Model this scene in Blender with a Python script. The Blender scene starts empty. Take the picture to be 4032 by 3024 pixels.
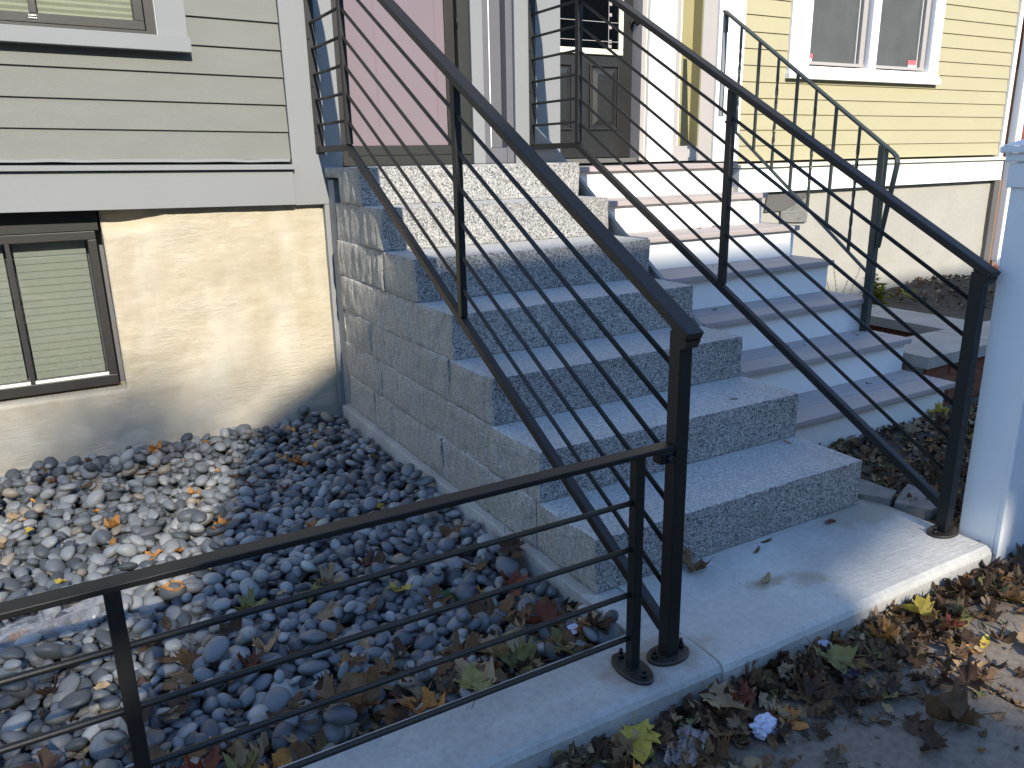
import bpy, bmesh, math, random
import numpy as np
from mathutils import Vector, Matrix, noise, Euler

# ------------------------------------------------------------------ camera, world, sun, exposure
S = bpy.context.scene
COL = S.collection
cam = bpy.data.cameras.new('camera')
camo = bpy.data.objects.new('camera', cam)
COL.objects.link(camo)
CR = ((0.86636972, -0.49906173, -0.01846354), (-0.15354803, -0.23101426, -0.96075773), (0.47521207, 0.83520644, -0.2767737))
CP = (-1.25336112, -1.71555831, 1.27767467)
M = Matrix(((CR[0][0], -CR[1][0], -CR[2][0], CP[0]), (CR[0][1], -CR[1][1], -CR[2][1], CP[1]),
            (CR[0][2], -CR[1][2], -CR[2][2], CP[2]), (0, 0, 0, 1)))
camo.matrix_world = M
cam.sensor_width = 36.0
cam.lens = 27.645
cam.clip_start = 0.05
cam.clip_end = 2000
S.camera = camo

SUN_DIR = Vector((0.10, 1.0, -0.60)).normalized()       # the way the light travels
ELEV = math.asin(-SUN_DIR.z)
W = bpy.data.worlds.new('World')
S.world = W
W.use_nodes = True
wn = W.node_tree.nodes
sky = wn.new('ShaderNodeTexSky')
sky.sky_type = 'NISHITA'
sky.sun_disc = False
sky.sun_elevation = ELEV
sky.sun_rotation = math.radians(180 + 5.7)
sky.air_density = 1.1
sky.dust_density = 0.15
sky.ozone_density = 5.0
bg = wn['Background']
W.node_tree.links.new(sky.outputs[0], bg.inputs[0])
bg.inputs[1].default_value = 0.15
sl = bpy.data.lights.new('sun', 'SUN')
sl.energy = 2.8
sl.angle = math.radians(0.53)
sl.color = (1.0, 0.92, 0.77)
so = bpy.data.objects.new('sun', sl)
COL.objects.link(so)
so.rotation_euler = SUN_DIR.to_track_quat('-Z', 'Y').to_euler()
S.view_settings.view_transform = 'Standard'
S.view_settings.look = 'None'
S.view_settings.exposure = 1.40
S.view_settings.gamma = 1.0
S.view_settings.use_curve_mapping = False

rnd = random.Random(7)
nrg = np.random.default_rng(11)

# ------------------------------------------------------------------ materials
def newmat(name):
    m = bpy.data.materials.new(name)
    m.use_nodes = True
    nt = m.node_tree
    b = nt.nodes['Principled BSDF']
    return m, nt, b

def N(nt, t, **kw):
    n = nt.nodes.new(t)
    for k, v in kw.items():
        setattr(n, k, v)
    return n

def coords(nt, scale=(1, 1, 1), kind='Object'):
    tc = N(nt, 'ShaderNodeTexCoord')
    mp = N(nt, 'ShaderNodeMapping')
    mp.inputs['Scale'].default_value = scale
    nt.links.new(tc.outputs[kind], mp.inputs[0])
    return mp.outputs[0]

def ramp(nt, fac, stops, interp='LINEAR'):
    r = N(nt, 'ShaderNodeValToRGB')
    r.color_ramp.interpolation = interp
    e = r.color_ramp.elements
    while len(e) < len(stops):
        e.new(0.5)
    for i, (p, c) in enumerate(stops):
        e[i].position = p
        e[i].color = (c[0], c[1], c[2], 1) if not isinstance(c, (int, float)) else (c, c, c, 1)
    nt.links.new(fac, r.inputs[0])
    return r.outputs[0]

def mixc(nt, fac, a, b, blend='MIX'):
    m = N(nt, 'ShaderNodeMix', data_type='RGBA', blend_type=blend)
    for sock, v in ((m.inputs[0], fac), (m.inputs[6], a), (m.inputs[7], b)):
        if isinstance(v, (int, float)):
            sock.default_value = v
        elif isinstance(v, tuple):
            sock.default_value = (v[0], v[1], v[2], 1)
        else:
            nt.links.new(v, sock)
    return m.outputs[2]

def noise_t(nt, vec, scale, detail=4, rough=0.55):
    n = N(nt, 'ShaderNodeTexNoise')
    n.inputs['Scale'].default_value = scale
    n.inputs['Detail'].default_value = detail
    n.inputs['Roughness'].default_value = rough
    nt.links.new(vec, n.inputs['Vector'])
    return n.outputs[0]

def bump(nt, b, h, strength=0.3, dist=0.01, prev=None):
    bp = N(nt, 'ShaderNodeBump')
    bp.inputs['Strength'].default_value = strength
    bp.inputs['Distance'].default_value = dist
    nt.links.new(h, bp.inputs['Height'])
    if prev is not None:
        nt.links.new(prev, bp.inputs['Normal'])
    nt.links.new(bp.outputs[0], b.inputs['Normal'])
    return bp.outputs[0]

def paint(name, col, rough=0.5, var=0.06, dirt=0.0, bumpy=0.05, scale=3.0, bscale=60, dirtcol=(0.12, 0.1, 0.08), stretch=(1, 1, 1)):
    m, nt, b = newmat(name)
    v = coords(nt, stretch)
    n1 = noise_t(nt, v, scale, 5)
    hi = tuple(min(1, c * (1 + var)) for c in col)
    lo = tuple(c * (1 - var) for c in col)
    c = ramp(nt, n1, [(0.3, lo), (0.7, hi)])
    if dirt:
        n2 = noise_t(nt, v, scale * 9, 6, 0.7)
        f = ramp(nt, n2, [(0.60, 0.0), (0.78, dirt)])
        c = mixc(nt, f, c, dirtcol)
    nt.links.new(c, b.inputs['Base Color'])
    b.inputs['Roughness'].default_value = rough
    if bumpy:
        bump(nt, b, noise_t(nt, v, bscale, 4), bumpy, 0.01)
    return m

def mat_granite(name, split=False, gain=1.0):
    m, nt, b = newmat(name)
    v = coords(nt)
    vo = N(nt, 'ShaderNodeTexVoronoi', feature='F1')
    vo.inputs['Scale'].default_value = 230
    # wobble the grain borders
    nz = N(nt, 'ShaderNodeTexNoise')
    nz.inputs['Scale'].default_value = 120
    nt.links.new(v, nz.inputs['Vector'])
    ad = N(nt, 'ShaderNodeVectorMath', operation='MULTIPLY_ADD')
    ad.inputs[1].default_value = (0.012, 0.012, 0.012)
    nt.links.new(nz.outputs['Color'], ad.inputs[0])
    nt.links.new(v, ad.inputs[2])
    nt.links.new(ad.outputs[0], vo.inputs['Vector'])
    sep = N(nt, 'ShaderNodeSeparateColor')
    nt.links.new(vo.outputs['Color'], sep.inputs[0])
    c = ramp(nt, sep.outputs[0], [(0.0, (0.07, 0.07, 0.073)), (0.15, (0.19, 0.19, 0.192)), (0.38, (0.34, 0.337, 0.33)),
                                 (0.70, (0.54, 0.53, 0.505)), (0.93, (0.43, 0.40, 0.35))], 'CONSTANT')
    big = noise_t(nt, v, 2.2, 4)
    c = mixc(nt, 1.0, c, ramp(nt, big, [(0.3, 0.82), (0.7, 1.0)]), 'MULTIPLY')
    oi = N(nt, 'ShaderNodeObjectInfo')
    c = mixc(nt, 1.0, c, ramp(nt, oi.outputs['Random'], [(0.0, 0.86), (1.0, 1.0)]), 'MULTIPLY')
    gr = noise_t(nt, coords(nt, (1.6, 1.6, 3.0)), 2.0, 6, 0.65)
    c = mixc(nt, ramp(nt, gr, [(0.56, 0.0), (0.74, 0.35)]), c, (0.20, 0.175, 0.14))
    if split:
        c = mixc(nt, 0.36, c, (0.58, 0.54, 0.46))  # grazing sun and bounce light put into the colour of the split faces
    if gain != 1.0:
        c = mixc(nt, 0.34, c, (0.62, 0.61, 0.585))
    nt.links.new(c, b.inputs['Base Color'])
    b.inputs['Roughness'].default_value = 0.72
    if split:
        v2 = coords(nt, (30, 34, 7))
        n1 = noise_t(nt, v2, 1.0, 5, 0.6)
        n2 = noise_t(nt, v, 90, 4, 0.7)
        p = bump(nt, b, n1, 1.0, 0.05)
        bump(nt, b, n2, 0.7, 0.006, p)
    else:
        bump(nt, b, noise_t(nt, v, 170, 3, 0.6), 0.55, 0.003)
    return m

def mat_concrete(name, col, stain=None, agg=0.25, broom=None, rust=None):
    m, nt, b = newmat(name)
    v = coords(nt)
    n1 = noise_t(nt, v, 2.5, 6, 0.6)
    n2 = noise_t(nt, v, 45, 5, 0.7)
    lo = tuple(c * 0.78 for c in col)
    hi = tuple(min(1, c * 1.12) for c in col)
    c = ramp(nt, n1, [(0.3, lo), (0.7, hi)])
    c = mixc(nt, 1.0, c, ramp(nt, n2, [(0.3, 1 - agg), (0.6, 1.0)]), 'MULTIPLY')
    # little pits and specks
    vo = N(nt, 'ShaderNodeTexVoronoi', feature='F1')
    vo.inputs['Scale'].default_value = 60
    nt.links.new(v, vo.inputs['Vector'])
    sp = N(nt, 'ShaderNodeSeparateColor')
    nt.links.new(vo.outputs['Color'], sp.inputs[0])
    pit = N(nt, 'ShaderNodeMath', operation='LESS_THAN')
    nt.links.new(vo.outputs['Distance'], pit.inputs[0])
    pit.inputs[1].default_value = 0.12
    sel = N(nt, 'ShaderNodeMath', operation='GREATER_THAN')
    nt.links.new(sp.outputs[0], sel.inputs[0])
    sel.inputs[1].default_value = 0.85
    mm = N(nt, 'ShaderNodeMath', operation='MULTIPLY')
    nt.links.new(pit.outputs[0], mm.inputs[0])
    nt.links.new(sel.outputs[0], mm.inputs[1])
    c = mixc(nt, mm.outputs[0], c, tuple(x * 0.35 for x in col))
    for st in (stain or []):            # (cx, cy, rx, ry, colour, strength): dirt left by puddles and rust
        tc = N(nt, 'ShaderNodeTexCoord')
        sub = N(nt, 'ShaderNodeVectorMath', operation='SUBTRACT')
        nt.links.new(tc.outputs['Object'], sub.inputs[0])
        sub.inputs[1].default_value = (st[0], st[1], 0)
        mu = N(nt, 'ShaderNodeVectorMath', operation='MULTIPLY')
        nt.links.new(sub.outputs[0], mu.inputs[0])
        mu.inputs[1].default_value = (1 / st[2], 1 / st[3], 0)
        nn = N(nt, 'ShaderNodeTexNoise')
        nn.inputs['Scale'].default_value = 14
        nn.inputs['Detail'].default_value = 5
        nt.links.new(tc.outputs['Object'], nn.inputs['Vector'])
        ln = N(nt, 'ShaderNodeVectorMath', operation='LENGTH')
        nt.links.new(mu.outputs[0], ln.inputs[0])
        s2 = N(nt, 'ShaderNodeMath', operation='MULTIPLY_ADD')
        nt.links.new(nn.outputs[0], s2.inputs[0])
        s2.inputs[1].default_value = 1.5
        nt.links.new(ln.outputs['Value'], s2.inputs[2])
        f = ramp(nt, s2.outputs[0], [(0.55, st[5]), (1.0, 0.0)]) if False else None
        mr = N(nt, 'ShaderNodeMapRange')
        mr.inputs[1].default_value = 1.25
        mr.inputs[2].default_value = 1.75
        mr.inputs[3].default_value = st[5]
        mr.inputs[4].default_value = 0.0
        nt.links.new(s2.outputs[0], mr.inputs[0])
        c = mixc(nt, mr.outputs[0], c, st[4])
    nt.links.new(c, b.inputs['Base Color'])
    b.inputs['Roughness'].default_value = 0.88
    p = bump(nt, b, n2, 0.55, 0.005)
    if broom:
        nb = noise_t(nt, coords(nt, broom), 1.0, 4, 0.6)
        p = bump(nt, b, nb, 0.4, 0.005, p)
    return m

def mat_stucco():
    m, nt, b = newmat('rough_cream_stucco')
    v = coords(nt)
    n1 = noise_t(nt, v, 2.2, 6, 0.62)
    n2 = noise_t(nt, coords(nt, (5, 5, 16)), 1.6, 6, 0.7)
    n3 = noise_t(nt, v, 38, 6, 0.7)
    c = ramp(nt, n1, [(0.28, (0.34, 0.29, 0.21)), (0.5, (0.41, 0.355, 0.262)), (0.72, (0.46, 0.42, 0.335))])
    c = mixc(nt, ramp(nt, n2, [(0.52, 0.0), (0.72, 0.6)]), c, (0.52, 0.475, 0.375))
    c = mixc(nt, ramp(nt, n2, [(0.30, 0.5), (0.42, 0.0)]), c, (0.31, 0.24, 0.155))
    c = mixc(nt, ramp(nt, noise_t(nt, coords(nt, (3.0, 3.0, 0.9)), 1.5, 4, 0.5), [(0.50, 0.0), (0.68, 0.55)]), c, (0.52, 0.49, 0.42))
    c = mixc(nt, ramp(nt, n3, [(0.66, 0.0), (0.76, 0.35)]), c, (0.24, 0.2, 0.14))
    # greyer wash near the ground
    tc = N(nt, 'ShaderNodeTexCoord')
    sx = N(nt, 'ShaderNodeSeparateXYZ')
    nt.links.new(tc.outputs['Object'], sx.inputs[0])
    ad = N(nt, 'ShaderNodeMath', operation='MULTIPLY_ADD')
    nt.links.new(n1, ad.inputs[0])
    ad.inputs[1].default_value = 0.5
    nt.links.new(sx.outputs[2], ad.inputs[2])
    mr = N(nt, 'ShaderNodeMapRange')
    mr.inputs[1].default_value = 0.25
    mr.inputs[2].default_value = 0.55
    mr.inputs[3].default_value = 0.65
    mr.inputs[4].default_value = 0.0
    nt.links.new(ad.outputs[0], mr.inputs[0])
    c = mixc(nt, mr.outputs[0], c, (0.40, 0.375, 0.325))
    nt.links.new(c, b.inputs['Base Color'])
    b.inputs['Roughness'].default_value = 0.9
    st_ = noise_t(nt, coords(nt, (2.2, 2.2, 0.7)), 1.6, 4, 0.5)
    p = bump(nt, b, noise_t(nt, coords(nt, (6, 6, 11)), 1.0, 5, 0.6), 0.35, 0.015)
    # crumbly, scratched areas only where the slow noise is high
    sc_ = noise_t(nt, coords(nt, (9, 9, 70)), 1.0, 5, 0.75)
    msk = ramp(nt, n1, [(0.46, 0.05), (0.62, 1.0)])
    mu_ = N(nt, 'ShaderNodeMath', operation='MULTIPLY')
    nt.links.new(sc_, mu_.inputs[0])
    nt.links.new(msk, mu_.inputs[1])
    p = bump(nt, b, mu_.outputs[0], 0.8, 0.012, p)
    bump(nt, b, n3, 0.28, 0.005, p)
    return m

def mat_island(name, stops, rough=0.6, spec=0.4, nscale=30, bstr=0.15, object_random=False, mott=0.25):
    """one of several natural colours for each piece, mottled"""
    m, nt, b = newmat(name)
    v = coords(nt)
    if object_random:
        r = N(nt, 'ShaderNodeObjectInfo').outputs['Random']
    else:
        r = N(nt, 'ShaderNodeNewGeometry').outputs['Random Per Island']
    c = ramp(nt, r, stops, 'CONSTANT' if len(stops) > 4 else 'LINEAR')
    n = noise_t(nt, v, nscale, 5, 0.65)
    c = mixc(nt, 1.0, c, ramp(nt, n, [(0.3, 1 - mott), (0.7, 1.0)]), 'MULTIPLY')
    nt.links.new(c, b.inputs['Base Color'])
    b.inputs['Roughness'].default_value = rough
    b.inputs['Specular IOR Level'].default_value = spec
    if bstr:
        bump(nt, b, noise_t(nt, v, nscale * 4, 3), bstr, 0.003)
    return m

def mat_glass(name, tint, fres=0.12, rough=0.0):
    m, nt, b = newmat(name)
    nt.nodes.remove(b)
    out = nt.nodes['Material Output']
    t = N(nt, 'ShaderNodeBsdfTransparent')
    t.inputs[0].default_value = (*tint, 1)
    g = N(nt, 'ShaderNodeBsdfGlossy')
    g.inputs['Roughness'].default_value = rough
    mx = N(nt, 'ShaderNodeMixShader')
    fr = N(nt, 'ShaderNodeFresnel')
    fr.inputs[0].default_value = 1.5
    ma = N(nt, 'ShaderNodeMath', operation='MAXIMUM')
    nt.links.new(fr.outputs[0], ma.inputs[0])
    ma.inputs[1].default_value = fres
    nt.links.new(ma.outputs[0], mx.inputs[0])
    nt.links.new(t.outputs[0], mx.inputs[1])
    nt.links.new(g.outputs[0], mx.inputs[2])
    nt.links.new(mx.outputs[0], out.inputs[0])
    return m

def mat_leaf(name, col, col2, trans=0.25):
    m, nt, b = newmat(name)
    v = coords(nt)
    n = noise_t(nt, v, 45, 5, 0.65)
    oi = N(nt, 'ShaderNodeObjectInfo')
    c = ramp(nt, n, [(0.35, col), (0.68, col2)])
    hs = N(nt, 'ShaderNodeHueSaturation')
    mr = N(nt, 'ShaderNodeMapRange')
    mr.inputs[3].default_value = 0.65
    mr.inputs[4].default_value = 1.25
    nt.links.new(oi.outputs['Random'], mr.inputs[0])
    nt.links.new(mr.outputs[0], hs.inputs['Value'])
    nt.links.new(c, hs.inputs['Color'])
    nt.links.new(hs.outputs[0], b.inputs['Base Color'])
    b.inputs['Roughness'].default_value = 0.65
    b.inputs['Specular IOR Level'].default_value = 0.3
    # a little light comes through the blade
    tl = N(nt, 'ShaderNodeBsdfTranslucent')
    nt.links.new(hs.outputs[0], tl.inputs[0])
    mx = N(nt, 'ShaderNodeMixShader')
    mx.inputs[0].default_value = trans
    out = nt.nodes['Material Output']
    nt.links.new(b.outputs[0], mx.inputs[1])
    nt.links.new(tl.outputs[0], mx.inputs[2])
    nt.links.new(mx.outputs[0], out.inputs[0])
    bump(nt, b, n, 0.3, 0.003)
    return m

MT = {}
MT['siding'] = paint('grey_clapboard_paint', (0.163, 0.165, 0.149), 0.78, 0.05, 0.05, 0.25, 4.0, 130, (0.4, 0.4, 0.38), (1, 1, 3))
MT['trim'] = paint('pale_grey_trim_paint', (0.204, 0.21, 0.214), 0.7, 0.03, 0.0, 0.04, 2.0, 80)
MT['trim_dark'] = paint('mid_grey_trim_paint', (0.115, 0.115, 0.13), 0.45, 0.05)
MT['metal'] = paint('black_satin_metal', (0.006, 0.0058, 0.0058), 0.5, 0.15, 0.02, 0.06, 12, 220, (0.03, 0.026, 0.022))
MT['metal_worn'] = paint('worn_black_metal', (0.022, 0.017, 0.014), 0.5, 0.3, 0.5, 0.15, 14, 150, (0.07, 0.035, 0.02))
MT['green_iron'] = paint('old_green_black_iron', (0.026, 0.034, 0.031), 0.45, 0.2, 0.15, 0.1, 14, 120, (0.12, 0.1, 0.08))
MT['frame'] = paint('dark_bronze_frame', (0.020, 0.018, 0.017), 0.45, 0.12, 0.1, 0.05, 10, 90, (0.1, 0.09, 0.08))
MT['blackboard'] = paint('black_paint_and_header_shade', (0.012, 0.013, 0.011), 0.6)
MT['blind'] = paint('pale_green_white_blind', (0.37, 0.385, 0.325), 0.7, 0.02, 0, 0)
MT['blind2'] = paint('greyish_blind', (0.275, 0.292, 0.272), 0.7, 0.02, 0, 0)
MT['glass'] = mat_glass('window_glass', (0.89, 0.905, 0.885), 0.08)
MT['glass_dark'] = mat_glass('screened_window_glass', (0.35, 0.36, 0.34), 0.10)
MT['room'] = paint('dark_room', (0.05, 0.052, 0.05), 0.9, 0.1, 0, 0)
MT['screen'] = paint('insect_screen', (0.075, 0.08, 0.078), 0.85, 0.12, 0, 0.1, 6, 400)
MT['purple'] = paint('mauve_door_paint', (0.205, 0.165, 0.182), 0.16, 0.02, 0, 0.0)
for _n in MT['purple'].node_tree.nodes:
    if _n.type == 'BSDF_PRINCIPLED':
        _n.inputs['Coat Weight'].default_value = 0.7
        _n.inputs['Coat Roughness'].default_value = 0.02
MT['purple_groove'] = paint('mauve_groove', (0.17, 0.11, 0.145), 0.5, 0.02, 0, 0.0)
MT['black_door'] = paint('weathered_black_door_paint', (0.014, 0.0138, 0.0135), 0.45, 0.25, 0.12, 0.1, 7, 80, (0.12, 0.11, 0.1))
MT['white'] = paint('white_paint', (0.80, 0.80, 0.79), 0.5, 0.02, 0.0, 0.04, 3, 70)
MT['white_dirty'] = paint('white_riser_paint', (0.78, 0.775, 0.75), 0.5, 0.03, 0.12, 0.06, 4, 60, (0.35, 0.3, 0.22))
MT['pier'] = paint('white_vinyl', (0.76, 0.77, 0.78), 0.22, 0.02, 0.0, 0.0)
MT['tread'] = paint('pinkish_grey_decking', (0.36, 0.31, 0.295), 0.6, 0.1, 0.12, 0.2, 3, 60, (0.2, 0.17, 0.15), (1, 12, 12))
MT['yellow'] = paint('pale_yellow_clapboard_paint', (0.375, 0.335, 0.205), 0.75, 0.03, 0.0, 0.1, 3, 90, (1, 1, 1), (1, 1, 3))
MT['yellow_panel'] = paint('olive_yellow_panel', (0.30, 0.265, 0.135), 0.5, 0.06)
MT['beige'] = paint('warm_grey_frame', (0.36, 0.33, 0.31), 0.5, 0.03)
MT['cream'] = paint('cream_light_trim', (0.70, 0.67, 0.52), 0.5, 0.03)
MT['ygrey'] = paint('pale_grey_foundation_paint', (0.34, 0.325, 0.285), 0.85, 0.07, 0.15, 0.5, 2.5, 25, (0.3, 0.28, 0.22))
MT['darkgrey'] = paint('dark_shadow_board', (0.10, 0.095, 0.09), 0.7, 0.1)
MT['wood'] = paint('bare_brown_wood', (0.28, 0.16, 0.08), 0.7, 0.2, 0.1, 0.2, 10, 60, (0.1, 0.06, 0.03), (8, 8, 1))
MT['pink'] = paint('red_sticker', (0.75, 0.12, 0.14), 0.5, 0.05, 0, 0)
MT['sticker'] = paint('white_sticker', (0.75, 0.66, 0.66), 0.5, 0.05, 0, 0)
MT['light'] = paint('off_white_plastic', (0.75, 0.72, 0.66), 0.5, 0.02, 0, 0)
MT['granite'] = mat_granite('flamed_grey_granite')
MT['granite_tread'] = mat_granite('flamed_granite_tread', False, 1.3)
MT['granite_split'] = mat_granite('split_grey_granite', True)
MT['concrete'] = mat_concrete('pale_grey_concrete', (0.47, 0.455, 0.42), [(0.50, -0.22, 0.10, 0.035, (0.22, 0.15, 0.075), 0.55), (0.62, -0.27, 0.08, 0.05, (0.25, 0.17, 0.085), 0.45),
                               (1.2, -0.05, 0.28, 0.12, (0.24, 0.19, 0.12), 0.5), (0.0, -0.36, 0.16, 0.07, (0.27, 0.20, 0.12), 0.55), (0.05, -0.36, 0.07, 0.06, (0.22, 0.13, 0.06), 0.5)], 0.18, (9, 90, 9))
MT['kerb'] = mat_concrete('kerb_concrete', (0.41, 0.40, 0.375), [(-0.13, -0.344, 0.11, 0.09, (0.22, 0.14, 0.08), 0.5), (0.0, -0.345, 0.09, 0.1, (0.24, 0.17, 0.10), 0.5)], 0.22, (12, 70, 12))
MT['sidewalk'] = mat_concrete('brown_grey_sidewalk_concrete', (0.205, 0.165, 0.128), None, 0.40)
MT['stucco'] = mat_stucco()
MT['soil'] = paint('dark_soil', (0.055, 0.042, 0.03), 0.95, 0.3, 0.3, 0.6, 14, 90, (0.12, 0.08, 0.05))
MT['asphalt'] = paint('asphalt', (0.05, 0.05, 0.05), 0.9, 0.2, 0.2, 0.3, 8, 120, (0.1, 0.1, 0.1))
MT['stone'] = paint('grey_schist', (0.20, 0.195, 0.18), 0.85, 0.3, 0.35, 0.6, 9, 60, (0.08, 0.08, 0.07), (1, 3, 8))
MT['coping'] = paint('weathered_coping', (0.34, 0.31, 0.265), 0.85, 0.12, 0.25, 0.3, 5, 50, (0.15, 0.13, 0.1))
MT['mortar'] = paint('mortar', (0.34, 0.32, 0.29), 0.9, 0.15, 0.2, 0.3, 9, 60)
MT['brick'] = mat_island('red_brick', [(0, (0.22, 0.075, 0.045)), (1, (0.30, 0.115, 0.07))], 0.85, 0.2, 20, 0.3, True, 0.4)
MT['paper'] = paint('white_paper', (0.50, 0.50, 0.62), 0.7, 0.04, 0.0, 0.1, 12, 40)
MT['paperbag'] = paint('grey_brown_paper', (0.25, 0.21, 0.195), 0.75, 0.12, 0.1, 0.3, 10, 40)
MT['purple_scrap'] = paint('purple_scrap', (0.05, 0.03, 0.05), 0.5, 0.2, 0, 0)
MT['green_print'] = paint('green_print', (0.03, 0.25, 0.09), 0.5, 0.1, 0, 0)
MT['stem'] = paint('dry_stem', (0.20, 0.13, 0.07), 0.8, 0.2, 0, 0)
MT['ivy'] = mat_leaf('yellow_green_leaf', (0.22, 0.26, 0.03), (0.42, 0.34, 0.04), 0.35)
MT['greenleaf'] = mat_leaf('dark_green_leaf', (0.04, 0.09, 0.02), (0.07, 0.14, 0.03), 0.3)
PEB = {'dark': [(0, (0.060, 0.066, 0.073)), (1, (0.10, 0.108, 0.117))], 'mid': [(0, (0.135, 0.143, 0.151)), (1, (0.20, 0.206, 0.21))],
       'pale': [(0, (0.25, 0.254, 0.25)), (1, (0.38, 0.38, 0.36))], 'tan': [(0, (0.187, 0.156, 0.125)), (1, (0.250, 0.218, 0.172))]}
for k, st in PEB.items():
    MT['peb_' + k] = mat_island('pebble_' + k, st, 0.5, 0.35, 24, 0.1, True, 0.22)
MT['peb_mass'] = mat_island('pebble_mixed', [(0, (0.075, 0.082, 0.09)), (0.18, (0.11, 0.119, 0.128)), (0.38, (0.15, 0.158, 0.166)), (0.58, (0.195, 0.201, 0.207)), (0.76, (0.27, 0.274, 0.27)), (0.95, (0.25, 0.215, 0.17))], 0.5, 0.35, 24, 0.1, False, 0.22)
MT['litter'] = mat_island('leaf_litter', [(0, (0.074, 0.043, 0.024)), (0.18, (0.135, 0.078, 0.041)), (0.36, (0.209, 0.124, 0.061)), (0.54, (0.297, 0.189, 0.101)), (0.68, (0.121, 0.088, 0.061)), (0.80, (0.351, 0.250, 0.149)), (0.9, (0.270, 0.135, 0.047)), (0.96, (0.230, 0.216, 0.081))], 0.75, 0.2, 60, 0.2, False, 0.4)
LEAFC = {'brown': ((0.105, 0.058, 0.028), (0.19, 0.11, 0.055)), 'tan': ((0.26, 0.175, 0.095), (0.40, 0.29, 0.17)), 'dark': ((0.045, 0.026, 0.018), (0.09, 0.05, 0.03)),
         'orange': ((0.40, 0.155, 0.035), (0.60, 0.30, 0.09)), 'yellow': ((0.40, 0.29, 0.04), (0.55, 0.43, 0.08)), 'olive': ((0.15, 0.14, 0.045), (0.27, 0.24, 0.09)),
         'red': ((0.13, 0.03, 0.02), (0.22, 0.07, 0.035)), 'green': ((0.035, 0.085, 0.02), (0.07, 0.14, 0.035))}
for k, (a, b_) in LEAFC.items():
    MT['leaf_' + k] = mat_leaf('leaf_' + k, a, b_)

def mat_bag():
    m, nt, b = newmat('clear_plastic_film')
    b.inputs['Base Color'].default_value = (0.55, 0.55, 0.57, 1)
    b.inputs['Roughness'].default_value = 0.22
    t = N(nt, 'ShaderNodeBsdfTransparent')
    mx = N(nt, 'ShaderNodeMixShader')
    mx.inputs[0].default_value = 0.24
    nt.links.new(t.outputs[0], mx.inputs[1])
    nt.links.new(b.outputs[0], mx.inputs[2])
    nt.links.new(mx.outputs[0], nt.nodes['Material Output'].inputs[0])
    return m
MT['bag'] = mat_bag()

# ------------------------------------------------------------------ helpers
def origin(o):
    v = Vector((0, 0, 0))
    while o is not None:
        v += o.location
        o = o.parent
    return v

def tag(o, label, cat, group=None, kind=None):
    o['label'] = label
    if cat:
        o['category'] = cat
    if group:
        o['group'] = group
    if kind:
        o['kind'] = kind
    return o

def thing(name, label, cat, loc=(0, 0, 0), group=None):
    o = bpy.data.objects.new(name, None)
    o.empty_display_size = 0.1
    o.location = loc
    COL.objects.link(o)
    return tag(o, label, cat, group)

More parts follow.
